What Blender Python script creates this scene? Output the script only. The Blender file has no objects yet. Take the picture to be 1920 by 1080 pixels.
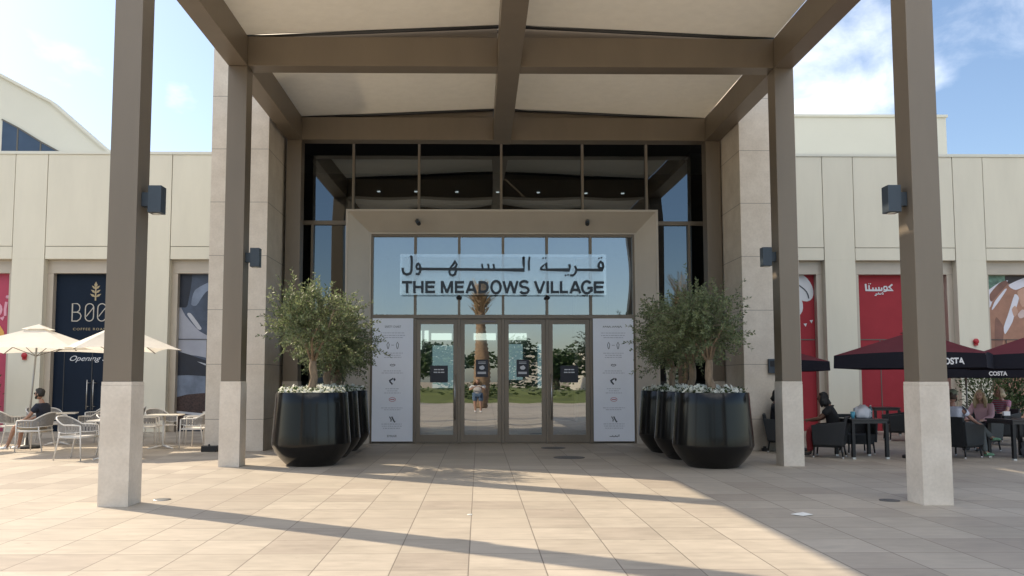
import bpy, bmesh, math, random
from mathutils import Vector, Matrix, noise as mnoise
R = math.radians
sc = bpy.context.scene
COL = sc.collection

# ------------------------------------------------------------------ camera
cam_data = bpy.data.cameras.new("camera")
cam = bpy.data.objects.new("camera", cam_data)
COL.objects.link(cam)
cam.location = (0, 0, 1.46)
cam.rotation_euler = (R(90 + 4.15), 0, R(-0.67))
cam_data.sensor_width = 36
cam_data.lens = 1530 / 1920 * 36
cam_data.shift_x = (960 - 916) / 1920
cam_data.shift_y = (603 - 540) / 1920
cam_data.clip_end = 3000
cam_data.clip_start = 0.05
sc.camera = cam

# ------------------------------------------------------------------ sky and sun
SUN_AZ, SUN_EL = -58.7, 39.5
world = bpy.data.worlds.new("World")
sc.world = world
world.use_nodes = True
wn, wl = world.node_tree.nodes, world.node_tree.links
bg = wn['Background']
sky = wn.new('ShaderNodeTexSky')
sky.sky_type = 'NISHITA'
sky.sun_disc = False
sky.sun_elevation = R(SUN_EL)
sky.sun_rotation = R(SUN_AZ)
sky.air_density = 1.0
sky.dust_density = 1.1
sky.ozone_density = 1.7
tc = wn.new('ShaderNodeTexCoord')
def wmath(op, a, b=None, clamp=False):
    m = wn.new('ShaderNodeMath'); m.operation = op; m.use_clamp = clamp
    for i, x in enumerate((a, b)):
        if x is None: continue
        if isinstance(x, (int, float)): m.inputs[i].default_value = x
        else: wl.new(x, m.inputs[i])
    return m.outputs[0]
def bump_dir(d, rad):
    """soft mask, 1 in direction d and 0 beyond rad degrees"""
    v = wn.new('ShaderNodeVectorMath'); v.operation = 'DOT_PRODUCT'
    wl.new(tc.outputs['Generated'], v.inputs[0]); v.inputs[1].default_value = Vector(d).normalized()
    mr = wn.new('ShaderNodeMapRange'); mr.interpolation_type = 'SMOOTHSTEP'
    wl.new(v.outputs['Value'], mr.inputs[0])
    mr.inputs[1].default_value = math.cos(R(rad)); mr.inputs[2].default_value = math.cos(R(rad * 0.25))
    return mr.outputs[0]
mp = wn.new('ShaderNodeMapping'); mp.inputs['Scale'].default_value = (1, 1, 1.7); mp.inputs['Location'].default_value = (3.1, 0.7, 1.2)
wl.new(tc.outputs['Generated'], mp.inputs[0])
cn = wn.new('ShaderNodeTexNoise'); cn.inputs['Scale'].default_value = 7.5; cn.inputs['Detail'].default_value = 9
cn.inputs['Roughness'].default_value = 0.58; cn.inputs['Distortion'].default_value = 0.35
wl.new(mp.outputs[0], cn.inputs['Vector'])
m1 = bump_dir((0.37, 0.87, 0.335), 10)      # the big cumulus beside the canopy, right
m2 = bump_dir((0.535, 0.76, 0.37), 5)       # upper right corner
m3 = bump_dir((-0.325, 0.89, 0.312), 2.0)    # small one on the left
m4 = bump_dir((-0.50, 0.80, 0.40), 14)      # thin veil on the left
m5 = bump_dir((0.0, -0.68, 0.73), 74)      # unseen broken bright cloud overhead and behind the camera, added to fill the shade
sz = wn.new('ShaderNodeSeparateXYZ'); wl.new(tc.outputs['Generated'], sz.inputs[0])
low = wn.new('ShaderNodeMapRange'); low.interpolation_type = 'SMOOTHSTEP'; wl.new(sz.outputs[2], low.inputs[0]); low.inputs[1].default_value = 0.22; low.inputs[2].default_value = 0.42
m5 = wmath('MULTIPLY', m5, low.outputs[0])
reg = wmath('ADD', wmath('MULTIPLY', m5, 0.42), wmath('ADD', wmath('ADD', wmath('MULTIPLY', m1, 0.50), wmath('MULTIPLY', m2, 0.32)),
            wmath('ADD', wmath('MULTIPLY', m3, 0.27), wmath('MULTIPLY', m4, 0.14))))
cl = wmath('ADD', wmath('SUBTRACT', cn.outputs['Fac'], 0.76), reg)
cl = wmath('MULTIPLY', cl, 3.0, True)
cl = wmath('POWER', cl, 1.3)
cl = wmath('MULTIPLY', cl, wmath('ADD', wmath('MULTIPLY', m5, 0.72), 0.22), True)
cmix = wn.new('ShaderNodeMix'); cmix.data_type = 'RGBA'
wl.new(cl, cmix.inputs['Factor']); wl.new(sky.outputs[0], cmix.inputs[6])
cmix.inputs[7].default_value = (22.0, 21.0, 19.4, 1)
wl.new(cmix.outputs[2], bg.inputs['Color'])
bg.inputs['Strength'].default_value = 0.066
sun_data = bpy.data.lights.new("sun", 'SUN')
sun_data.energy = 2.3
sun_data.angle = R(0.6)
sun_data.color = (1.0, 0.845, 0.63)
sun = bpy.data.objects.new("sun", sun_data)
COL.objects.link(sun)
_h = math.cos(R(SUN_EL))
SUN_DIR = Vector((math.sin(R(SUN_AZ)) * _h, math.cos(R(SUN_AZ)) * _h, math.sin(R(SUN_EL))))
sun.location = SUN_DIR * 60
sun.rotation_euler = (-SUN_DIR).to_track_quat('-Z', 'Y').to_euler()
sc.view_settings.view_transform = 'Standard'
sc.view_settings.look = 'None'
sc.view_settings.exposure = 1.62
sc.view_settings.gamma = 1
sc.cycles.max_bounces = 12
sc.cycles.diffuse_bounces = 8
sc.cycles.transparent_max_bounces = 16
sc.cycles.use_denoising = True
sc.cycles.sample_clamp_indirect = 6

# ------------------------------------------------------------------ mesh helpers
class M:
    """collects shapes that become ONE mesh object"""
    def __init__(s): s.v, s.f, s.m, s.s = [], [], [], []
    def add(s, vs, fs, mi=0, sm=False):
        b = len(s.v); s.v += [tuple(p) for p in vs]
        for f in fs:
            s.f.append(tuple(b + i for i in f)); s.m.append(mi); s.s.append(sm)
        return s
    def box(s, x0, x1, y0, y1, z0, z1, mi=0):
        vs = [(x, y, z) for z in (z0, z1) for y in (y0, y1) for x in (x0, x1)]
        return s.add(vs, [(0, 2, 3, 1), (4, 5, 7, 6), (0, 1, 5, 4), (1, 3, 7, 5), (3, 2, 6, 7), (2, 0, 4, 6)], mi)
    def hexa(s, p, mi=0):
        """eight corners: bottom four then top four, both anticlockwise"""
        return s.add(p, [(3, 2, 1, 0), (4, 5, 6, 7), (0, 1, 5, 4), (1, 2, 6, 5), (2, 3, 7, 6), (3, 0, 4, 7)], mi)
    def tube(s, path, r, n=8, mi=0, sm=True, closed=False):
        path = [Vector(p) for p in path]; k = len(path)
        rr = r if isinstance(r, (list, tuple)) else [r] * k
        vs = []; prev = None
        for i, p in enumerate(path):
            if closed: t = path[(i + 1) % k] - path[i - 1]
            else: t = path[min(i + 1, k - 1)] - path[max(i - 1, 0)]
            t = t.normalized() if t.length > 1e-9 else Vector((0, 0, 1))
            if prev is None:
                a = Vector((0, 0, 1)) if abs(t.z) < 0.9 else Vector((1, 0, 0))
                u = t.cross(a).normalized()
            else:
                u = (prev - t * prev.dot(t)); u = u.normalized() if u.length > 1e-6 else t.orthogonal().normalized()
            prev = u; w = t.cross(u)
            for j in range(n):
                q = 2 * math.pi * j / n
                vs.append(p + (u * math.cos(q) + w * math.sin(q)) * rr[i])
        fs = []
        for i in range(k if closed else k - 1):
            for j in range(n):
                a, b = i * n + j, i * n + (j + 1) % n
                c, d = ((i + 1) % k) * n + (j + 1) % n, ((i + 1) % k) * n + j
                fs.append((a, b, c, d))
        s.add(vs, fs, mi, sm)
        if not closed:
            b = len(s.v) - len(vs)
            s.f.append(tuple(b + j for j in reversed(range(n)))); s.m.append(mi); s.s.append(False)
            s.f.append(tuple(b + (k - 1) * n + j for j in range(n))); s.m.append(mi); s.s.append(False)
        return s
    def lathe(s, prof, c=(0, 0, 0), n=32, mi=0, sm=True):
        vs = []
        for r, z in prof:
            for j in range(n):
                q = 2 * math.pi * j / n
                vs.append((c[0] + r * math.cos(q), c[1] + r * math.sin(q), c[2] + z))
        fs = []
        for i in range(len(prof) - 1):
            for j in range(n):
                fs.append((i * n + j, i * n + (j + 1) % n, (i + 1) * n + (j + 1) % n, (i + 1) * n + j))
        if prof[0][0] > 1e-4: fs.append(tuple(reversed(range(n))))
        if prof[-1][0] > 1e-4: fs.append(tuple((len(prof) - 1) * n + j for j in range(n)))
        return s.add(vs, fs, mi, sm)
    def ball(s, c, r, n=12, mi=0):
        rx, ry, rz = r if isinstance(r, (list, tuple)) else (r, r, r)
        vs = []; k = n // 2 + 1
        for i in range(k):
            a = -math.pi / 2 + math.pi * i / (k - 1)
            for j in range(n):
                q = 2 * math.pi * j / n
                vs.append((c[0] + rx * math.cos(a) * math.cos(q), c[1] + ry * math.cos(a) * math.sin(q), c[2] + rz * math.sin(a)))
        fs = [(i * n + j, i * n + (j + 1) % n, (i + 1) * n + (j + 1) % n, (i + 1) * n + j) for i in range(k - 1) for j in range(n)]
        return s.add(vs, fs, mi, True)
    def prism(s, pts, fn, d0, d1, mi=0):
        """outline pts (u, w) extruded between depths d0 and d1; fn(u, w, d) -> point"""
        n = len(pts)
        vs = [fn(u, w, d0) for u, w in pts] + [fn(u, w, d1) for u, w in pts]
        fs = [tuple(range(n)), tuple(range(2 * n - 1, n - 1, -1))]
        fs += [(i, n + i, n + (i + 1) % n, (i + 1) % n) for i in range(n)]
        return s.add(vs, fs, mi)
    def stroke(s, pts, w, fn, d0, d1, mi=0, closed=False):
        s.k = (getattr(s, 'k', 0) + 1) % 9; d1 = d1 + 0.0005 * s.k; d0 = d0 - 0.0002 * s.k
        """a pen stroke of width w along pts (u, v), extruded"""
        P = [Vector(p) for p in pts]; n = len(P); L, Rr = [], []
        for i in range(n):
            a = P[(i - 1) % n] if (closed or i > 0) else P[i]
            b = P[(i + 1) % n] if (closed or i < n - 1) else P[i]
            t = (b - a); t = t.normalized() if t.length > 1e-9 else Vector((1, 0))
            k = 1.0
            if (closed or 0 < i < n - 1):
                t1, t2 = (P[i] - a), (b - P[i])
                if t1.length > 1e-9 and t2.length > 1e-9:
                    k = 1 / max(0.6, math.cos(t1.angle(t2) / 2))
            nn = Vector((-t.y, t.x)) * w / 2 * k
            L.append(P[i] + nn); Rr.append(P[i] - nn)
        for i in range(n if closed else n - 1):
            j = (i + 1) % n
            q = [L[i], Rr[i], Rr[j], L[j]]
            s.prism([(p.x, p.y) for p in q], fn, d0, d1, mi)
        return s
    def copy_in(s, o, mat=None):
        vs = [mat @ Vector(p) for p in o.v] if mat else o.v
        b = len(s.v); s.v += [tuple(p) for p in vs]
        s.f += [tuple(b + i for i in f) for f in o.f]; s.m += o.m; s.s += o.s
        return s
    def build(s, name, mats, parent=None, bevel=0.0, seg=2, fix=True, angle=None, weld=False):
        off = Vector((0, 0, 0)); p = parent
        while p is not None: off += p.location; p = p.parent
        me = bpy.data.meshes.new(name)
        loc = Vector((0, 0, 0))
        if parent is None and s.v:
            xs, ys, zs = zip(*s.v)
            loc = Vector(((min(xs) + max(xs)) / 2, (min(ys) + max(ys)) / 2, min(zs)))
            off = loc
        me.from_pydata([(x - off.x, y - off.y, z - off.z) for x, y, z in s.v], [], s.f)
        me.polygons.foreach_set('material_index', s.m)
        me.polygons.foreach_set('use_smooth', s.s)
        if bevel or fix or weld:
            bm = bmesh.new(); bm.from_mesh(me)
            if weld: bmesh.ops.remove_doubles(bm, verts=bm.verts, dist=1e-4)
            if fix: bmesh.ops.recalc_face_normals(bm, faces=bm.faces)
            if bevel:
                es = [e for e in bm.edges if e.is_manifold and e.calc_face_angle(0) > 0.5]
                bmesh.ops.bevel(bm, geom=es, offset=bevel, segments=seg, affect='EDGES', profile=0.6, clamp_overlap=True)
            bm.to_mesh(me); bm.free()
        if angle: me.set_sharp_from_angle(angle=R(angle))
        for m in (mats if isinstance(mats, (list, tuple)) else [mats]): me.materials.append(m)
        o = bpy.data.objects.new(name, me); COL.objects.link(o)
        o.location = loc
        if parent is not None: o.parent = parent
        return o

def tag(o, label=None, cat=None, group=None, kind=None):
    if label: o['label'] = label
    if cat: o['category'] = cat
    if group: o['group'] = group
    if kind: o['kind'] = kind
    return o
def thing(name, label, cat, loc=(0, 0, 0), group=None):
    o = bpy.data.objects.new(name, None); COL.objects.link(o)
    o.location = loc; o.empty_display_size = 0.2
    return tag(o, label, cat, group)
def copy_tree(o, parent=None):
    c = o.copy(); COL.objects.link(c)
    if parent is not None: c.parent = parent
    for ch in list(o.children): copy_tree(ch, c)
    return c
def place(o, loc, rz=0, label=None, group=None):
    o.location = loc; o.rotation_euler = (0, 0, R(rz))
    if label: o['label'] = label
    if group: o['group'] = group
    return o

def text_geo(body, shear=0.0, bold=0.0, spacing=1.0):
    """flat outline of a word: vertices in (x, y), faces, and its box"""
    cu = bpy.data.curves.new("word", 'FONT'); cu.body = body; cu.shear = shear; cu.offset = bold
    cu.space_character = spacing; cu.resolution_u = 4
    ob = bpy.data.objects.new("word", cu); COL.objects.link(ob)
    dg = bpy.context.evaluated_depsgraph_get()
    me = bpy.data.meshes.new_from_object(ob.evaluated_get(dg))
    vs = [(v.co.x, v.co.y) for v in me.vertices]; fs = [tuple(p.vertices) for p in me.polygons]
    bpy.data.objects.remove(ob); bpy.data.curves.remove(cu); bpy.data.meshes.remove(me)
    xs = [v[0] for v in vs]; ys = [v[1] for v in vs]
    return vs, fs, (min(xs), max(xs), min(ys), max(ys))
def word(m, body, fn, u0, u1, w0, w1=None, d0=0.0, d1=0.006, mi=0, **kw):
    """puts a word between u0..u1 with its base at w0 (cap height to w1, or in proportion)"""
    vs, fs, (a, b, c, d) = text_geo(body, **kw)
    k = (u1 - u0) / (b - a); h = k if w1 is None else (w1 - w0) / (d - c)
    P = [(u0 + (x - a) * k, w0 + (y - c) * h) for x, y in vs]
    n = len(P)
    edge = {}
    for f in fs:
        for i in range(len(f)):
            e = (f[i], f[(i + 1) % len(f)]); edge[e] = 1
    m.add([fn(u, w, d0) for u, w in P] + [fn(u, w, d1) for u, w in P],
          [tuple(f) for f in fs] + [tuple(n + i for i in reversed(f)) for f in fs] +
          [(a_, n + a_, n + b_, b_) for (a_, b_) in edge if (b_, a_) not in edge], mi)
    return m
def south(y0):
    """a plane facing the camera (towards -Y): u = X, w = Z, depth d comes out of it"""
    return lambda u, w, d: (u, y0 - d, w)

# ------------------------------------------------------------------ materials
def mat(name, col, rough=0.6, metal=0.0, var=0.0, scale=6.0, bump=0.0, bscale=60.0, spec=0.5, stretch=None, coat=0.0, col2=None, coords='Object'):
    m = bpy.data.materials.new(name); m.use_nodes = True
    n, l = m.node_tree.nodes, m.node_tree.links
    p = n['Principled BSDF']
    p.inputs['Base Color'].default_value = (*col, 1); p.inputs['Roughness'].default_value = rough
    p.inputs['Metallic'].default_value = metal; p.inputs['Specular IOR Level'].default_value = spec
    if coat: p.inputs['Coat Weight'].default_value = coat; p.inputs['Coat Roughness'].default_value = 0.05
    t = n.new('ShaderNodeTexCoord'); src = t.outputs[coords]
    if stretch:
        mp_ = n.new('ShaderNodeMapping'); mp_.inputs['Scale'].default_value = stretch
        l.new(src, mp_.inputs[0]); src = mp_.outputs[0]
    if var or col2:
        z = n.new('ShaderNodeTexNoise'); z.inputs['Scale'].default_value = scale; z.inputs['Detail'].default_value = 6
        z.inputs['Roughness'].default_value = 0.6
        l.new(src, z.inputs['Vector'])
        mr = n.new('ShaderNodeMapRange'); mr.inputs[1].default_value = 0.3; mr.inputs[2].default_value = 0.7
        l.new(z.outputs['Fac'], mr.inputs[0])
        mx = n.new('ShaderNodeMix'); mx.data_type = 'RGBA'
        c2 = col2 or tuple(c * (1 + var) for c in col)
        c1 = col if col2 else tuple(c * (1 - var) for c in col)
        mx.inputs[6].default_value = (*c1, 1); mx.inputs[7].default_value = (*c2, 1)
        l.new(mr.outputs[0], mx.inputs['Factor']); l.new(mx.outputs[2], p.inputs['Base Color'])
    if bump:
        z = n.new('ShaderNodeTexNoise'); z.inputs['Scale'].default_value = bscale; z.inputs['Detail'].default_value = 4
        l.new(src, z.inputs['Vector'])
        b = n.new('ShaderNodeBump'); b.inputs['Strength'].default_value = bump; b.inputs['Distance'].default_value = 0.01
        l.new(z.outputs['Fac'], b.inputs['Height']); l.new(b.outputs[0], p.inputs['Normal'])
    return m

def paving_material():
    m = bpy.data.materials.new("stone_paving"); m.use_nodes = True
    n, l = m.node_tree.nodes, m.node_tree.links; p = n['Principled BSDF']
    def mth(op, a, b=None, c=None):
        q = n.new('ShaderNodeMath'); q.operation = op
        for i, x in enumerate((a, b, c)):
            if x is None: continue
            if isinstance(x, (int, float)): q.inputs[i].default_value = x
            else: l.new(x, q.inputs[i])
        return q.outputs[0]
    g = n.new('ShaderNodeNewGeometry'); sx = n.new('ShaderNodeSeparateXYZ'); l.new(g.outputs['Position'], sx.inputs[0])
    T = 0.6
    ux = mth('DIVIDE', mth('ADD', sx.outputs[0], 0.08 + 60.0), T); uy = mth('DIVIDE', mth('ADD', sx.outputs[1], 0.16 + 60.0), T)
    ix, iy = mth('FLOOR', ux), mth('FLOOR', uy)
    fx, fy = mth('SUBTRACT', ux, ix), mth('SUBTRACT', uy, iy)
    ex = mth('MINIMUM', fx, mth('SUBTRACT', 1.0, fx)); ey = mth('MINIMUM', fy, mth('SUBTRACT', 1.0, fy))
    e = mth('MINIMUM', ex, ey)
    js = n.new('ShaderNodeMapRange'); js.interpolation_type = 'SMOOTHSTEP'
    l.new(e, js.inputs[0]); js.inputs[1].default_value = 0.0035; js.inputs[2].default_value = 0.012
    cmb = n.new('ShaderNodeCombineXYZ'); l.new(ix, cmb.inputs[0]); l.new(iy, cmb.inputs[1])
    wn_ = n.new('ShaderNodeTexWhiteNoise'); wn_.noise_dimensions = '2D'; l.new(cmb.outputs[0], wn_.inputs['Vector'])
    ramp = n.new('ShaderNodeValToRGB'); cr = ramp.color_ramp
    cr.elements[0].position = 0.0; cr.elements[0].color = (0.325, 0.28, 0.23, 1)
    cr.elements[1].position = 1.0; cr.elements[1].color = (0.42, 0.37, 0.305, 1)
    for pos, c in ((0.12, (0.345, 0.298, 0.246, 1)), (0.3, (0.368, 0.322, 0.264, 1)), (0.7, (0.39, 0.343, 0.281, 1))):
        q = cr.elements.new(pos); q.color = c
    l.new(wn_.outputs['Value'], ramp.inputs[0])
    # veining inside every slab, shifted from slab to slab
    vadd = n.new('ShaderNodeVectorMath'); vadd.operation = 'MULTIPLY_ADD'
    l.new(wn_.outputs['Color'], vadd.inputs[0]); vadd.inputs[1].default_value = (9, 9, 9); l.new(g.outputs['Position'], vadd.inputs[2])
    mp_ = n.new('ShaderNodeMapping'); mp_.inputs['Scale'].default_value = (1.0, 3.2, 1); l.new(vadd.outputs[0], mp_.inputs[0])
    z = n.new('ShaderNodeTexNoise'); z.inputs['Scale'].default_value = 3.2; z.inputs['Detail'].default_value = 8; z.inputs['Roughness'].default_value = 0.62
    l.new(mp_.outputs[0], z.inputs['Vector'])
    z2 = n.new('ShaderNodeTexNoise'); z2.inputs['Scale'].default_value = 0.45; z2.inputs['Detail'].default_value = 5
    l.new(g.outputs['Position'], z2.inputs['Vector'])
    f = mth('ADD', mth('MULTIPLY', z.outputs['Fac'], 0.62), mth('MULTIPLY', z2.outputs['Fac'], 0.50)); f = mth('ADD', f, 0.44)
    z3 = n.new('ShaderNodeTexNoise'); z3.inputs['Scale'].default_value = 7.0; z3.inputs['Detail'].default_value = 2
    l.new(g.outputs['Position'], z3.inputs['Vector'])
    sp = n.new('ShaderNodeMapRange'); sp.inputs[1].default_value = 0.70; sp.inputs[2].default_value = 0.76; sp.inputs[3].default_value = 1.0; sp.inputs[4].default_value = 0.84
    l.new(z3.outputs['Fac'], sp.inputs[0]); f = mth('MULTIPLY', f, sp.outputs[0])
    vm = n.new('ShaderNodeVectorMath'); vm.operation = 'SCALE'; l.new(ramp.outputs[0], vm.inputs[0]); l.new(f, vm.inputs['Scale'])
    mx = n.new('ShaderNodeMix'); mx.data_type = 'RGBA'; mx.inputs[6].default_value = (0.17, 0.145, 0.12, 1)
    l.new(vm.outputs[0], mx.inputs[7]); l.new(js.outputs[0], mx.inputs['Factor'])
    l.new(mx.outputs[2], p.inputs['Base Color'])
    l.new(mth('ADD', mth('MULTIPLY', z.outputs['Fac'], 0.35), 0.42), p.inputs['Roughness'])
    p.inputs['Specular IOR Level'].default_value = 0.35
    b = n.new('ShaderNodeBump'); b.inputs['Strength'].default_value = 0.35; b.inputs['Distance'].default_value = 0.004
    hz = mth('ADD', js.outputs[0], mth('MULTIPLY', z.outputs['Fac'], 0.35))
    l.new(hz, b.inputs['Height']); l.new(b.outputs[0], p.inputs['Normal'])
    return m

def stone_material(name="stone_cladding", joints=True):
    """pale travertine-like cladding with bed joints every 1.15 m"""
    m = mat(name, (0.585, 0.52, 0.44), 0.62, var=0.0, col2=(0.70, 0.635, 0.55), scale=2.6, bump=0.15, bscale=40, coords='Object', spec=0.3)
    n, l = m.node_tree.nodes, m.node_tree.links; p = n['Principled BSDF']
    mx = [q for q in n if q.type == 'MIX'][0]
    g = n.new('ShaderNodeNewGeometry'); sx = n.new('ShaderNodeSeparateXYZ'); l.new(g.outputs['Position'], sx.inputs[0])
    a = n.new('ShaderNodeMath'); a.operation = 'WRAP'; a.inputs[1].default_value = 1.15; a.inputs[2].default_value = 0.0
    ad = n.new('ShaderNodeMath'); ad.operation = 'ADD'; ad.inputs[1].default_value = 0.5; l.new(sx.outputs[2], ad.inputs[0]); l.new(ad.outputs[0], a.inputs[0])
    c = n.new('ShaderNodeMath'); c.operation = 'LESS_THAN'; c.inputs[1].default_value = 0.012; l.new(a.outputs[0], c.inputs[0])
    z = n.new('ShaderNodeTexNoise'); z.inputs['Scale'].default_value = 26; z.inputs['Detail'].default_value = 5; l.new(g.outputs['Position'], z.inputs['Vector'])
    sp = n.new('ShaderNodeMapRange'); sp.inputs[1].default_value = 0.35; sp.inputs[2].default_value = 0.7; sp.inputs[3].default_value = 1.03; sp.inputs[4].default_value = 0.94
    l.new(z.outputs['Fac'], sp.inputs[0])
    vs = n.new('ShaderNodeVectorMath'); vs.operation = 'SCALE'; l.new(mx.outputs[2], vs.inputs[0]); l.new(sp.outputs[0], vs.inputs['Scale'])
    m2 = n.new('ShaderNodeMix'); m2.data_type = 'RGBA'; l.new(vs.outputs[0], m2.inputs[6]); m2.inputs[7].default_value = (0.27, 0.245, 0.215, 1)
    m2.inputs['Factor'].default_value = 0
    if joints: l.new(c.outputs[0], m2.inputs['Factor'])
    l.new(m2.outputs[2], p.inputs['Base Color'])
    return m

def glass_material(name, refl, tint, rough=0.0, cool=(0.95, 0.98, 1.0)):
    m = bpy.data.materials.new(name); m.use_nodes = True
    n, l = m.node_tree.nodes, m.node_tree.links; n.remove(n['Principled BSDF'])
    tr = n.new('ShaderNodeBsdfTransparent'); tr.inputs[0].default_value = (*tint, 1)
    gl = n.new('ShaderNodeBsdfGlossy'); gl.inputs['Roughness'].default_value = rough; gl.inputs['Color'].default_value = (*cool, 1)
    lw = n.new('ShaderNodeFresnel'); lw.inputs['IOR'].default_value = 1.5
    mr = n.new('ShaderNodeMath'); mr.operation = 'ADD'; mr.use_clamp = True; mr.inputs[1].default_value = refl
    l.new(lw.outputs[0], mr.inputs[0])
    mx = n.new('ShaderNodeMixShader'); l.new(mr.outputs[0], mx.inputs[0]); l.new(tr.outputs[0], mx.inputs[1]); l.new(gl.outputs[0], mx.inputs[2])
    l.new(mx.outputs[0], n['Material Output'].inputs['Surface'])
    return m

def leaf_material(name, ca, cb, trans=0.3, rough=0.5):
    m = bpy.data.materials.new(name); m.use_nodes = True
    n, l = m.node_tree.nodes, m.node_tree.links; p = n['Principled BSDF']
    g = n.new('ShaderNodeNewGeometry')
    mx = n.new('ShaderNodeMix'); mx.data_type = 'RGBA'; mx.inputs[6].default_value = (*ca, 1); mx.inputs[7].default_value = (*cb, 1)
    l.new(g.outputs['Random Per Island'], mx.inputs['Factor'])
    l.new(mx.outputs[2], p.inputs['Base Color']); p.inputs['Roughness'].default_value = rough
    t = n.new('ShaderNodeBsdfTranslucent'); l.new(mx.outputs[2], t.inputs[0])
    s = n.new('ShaderNodeMixShader'); s.inputs[0].default_value = trans
    l.new(p.outputs[0], s.inputs[1]); l.new(t.outputs[0], s.inputs[2]); l.new(s.outputs[0], n['Material Output'].inputs['Surface'])
    return m

def cloth_material(name, col, trans=0.35, var=0.06):
    m = mat(name, col, 0.85, var=var, scale=5, bump=0.12, bscale=300, spec=0.15)
    n, l = m.node_tree.nodes, m.node_tree.links; p = n['Principled BSDF']
    t = n.new('ShaderNodeBsdfTranslucent'); t.inputs[0].default_value = (*col, 1)
    s = n.new('ShaderNodeMixShader'); s.inputs[0].default_value = trans
    l.new(p.outputs[0], s.inputs[1]); l.new(t.outputs[0], s.inputs[2]); l.new(s.outputs[0], n['Material Output'].inputs['Surface'])
    return m
def glow_material(name, col, strength):
    m = bpy.data.materials.new(name); m.use_nodes = True
    n, l = m.node_tree.nodes, m.node_tree.links; n.remove(n['Principled BSDF'])
    e = n.new('ShaderNodeEmission'); e.inputs[0].default_value = (*col, 1); e.inputs[1].default_value = strength
    l.new(e.outputs[0], n['Material Output'].inputs['Surface'])
    return m

PAVE = paving_material()
DRAINM = mat('drain_iron', (0.11, 0.105, 0.10), 0.6)
FABRIC = cloth_material("canopy_fabric", (0.79, 0.765, 0.705), 0.22, 0.045)
STONE = stone_material()
STONE_BASE = stone_material("stone_base", False)
BRONZE = mat("bronze_metal", (0.215, 0.178, 0.138), 0.42, 0.3, var=0.07, scale=1.4, bump=0.05, bscale=7, stretch=(1, 1, 0.25))
BRONZE_PALE = mat("pale_bronze_metal", (0.49, 0.435, 0.365), 0.36, 0.1, var=0.06, scale=1.2, bump=0.04, bscale=5)
DARKSTEEL = mat("dark_steel", (0.06, 0.062, 0.066), 0.45, 0.5)
CREAM = mat("cream_render", (0.71, 0.678, 0.568), 0.75, var=0.045, scale=1.6, stretch=(1, 1, 0.22), bump=0.1, bscale=120, spec=0.25)
CREAM_PALE = mat("pale_render", (0.69, 0.69, 0.61), 0.75, var=0.025, scale=0.6, bump=0.06, bscale=90, spec=0.25)
GROOVE = mat("groove_shade", (0.14, 0.135, 0.12), 0.9)
LAMPGREY = mat("lamp_grey", (0.05, 0.066, 0.085), 0.42, 0.25, bump=0.05, bscale=400)
LENS = mat("lamp_lens", (0.75, 0.75, 0.7), 0.25)
CURTAIN_GLASS = glass_material("curtain_glass", 0.14, (0.10, 0.135, 0.17), cool=(0.84, 0.93, 1.0))
DOOR_GLASS = glass_material("door_glass", 0.30, (0.50, 0.55, 0.56))
SIGN_GLASS = glass_material("sign_glass", 0.19, (0.93, 0.95, 0.95))
_n, _l = SIGN_GLASS.node_tree.nodes, SIGN_GLASS.node_tree.links          # a faint frosted film on the panel
_d = _n.new('ShaderNodeBsdfDiffuse'); _d.inputs[0].default_value = (0.80, 0.82, 0.82, 1)
_x = _n.new('ShaderNodeMixShader'); _x.inputs[0].default_value = 0.12
_l.new(_n['Mix Shader'].outputs[0], _x.inputs[1]); _l.new(_d.outputs[0], _x.inputs[2]); _l.new(_x.outputs[0], _n['Material Output'].inputs['Surface'])
BLACK = mat("black_metal", (0.018, 0.018, 0.02), 0.4, 0.2)
WHITE_PAPER = mat("poster_white", (0.82, 0.85, 0.92), 0.6, var=0.02, scale=3)
INK = mat("print_ink", (0.06, 0.07, 0.09), 0.6)
INK_GREY = mat("grey_ink", (0.38, 0.40, 0.46), 0.6)
INK_RED = mat("red_ink", (0.50, 0.16, 0.19), 0.6)
LETTER = mat("letter_grey", (0.035, 0.05, 0.068), 0.45)
LACQUER = mat("black_lacquer", (0.0065, 0.0062, 0.006), 0.2, 0, coat=0.12, bump=0.12, bscale=7, stretch=(1, 1, 0.03), spec=0.3)
SOIL = mat("potting_soil", (0.04, 0.028, 0.02), 0.95, bump=0.5, bscale=60)
BARK = mat("olive_bark", (0.25, 0.185, 0.125), 0.9, var=0.3, scale=18, bump=0.6, bscale=45, stretch=(1, 1, 0.3))
TWIG = mat("olive_twig", (0.17, 0.15, 0.105), 0.9)
OLIVE = leaf_material("olive_leaf", (0.08, 0.12, 0.05), (0.27, 0.315, 0.165), 0.42)
LEAF_DARK = leaf_material("dark_leaf", (0.02, 0.045, 0.016), (0.055, 0.095, 0.03), 0.25)
LEAF_MID = leaf_material("mid_leaf", (0.04, 0.075, 0.022), (0.10, 0.14, 0.045), 0.3)
PETAL = leaf_material("white_petal", (0.80, 0.82, 0.74), (0.90, 0.91, 0.84), 0.4)
# ------------------------------------------------------------------ ground
m = M(); m.add([(-45, -17, 0), (45, -17, 0), (45, 42, 0), (-45, 42, 0)], [(0, 1, 2, 3)])
tag(m.build("paving", PAVE), "beige square stone paving of the plaza", "paving", kind='structure')
SAND = mat("dry_ground", (0.30, 0.25, 0.18), 0.95, var=0.15, scale=0.05)
m = M(); m.add([(-900, -900, -0.03), (900, -900, -0.03), (900, 900, -0.03), (-900, 900, -0.03)], [(0, 1, 2, 3)])
tag(m.build("ground", SAND), "dry sandy ground around the plaza", "ground", kind='structure')

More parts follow.
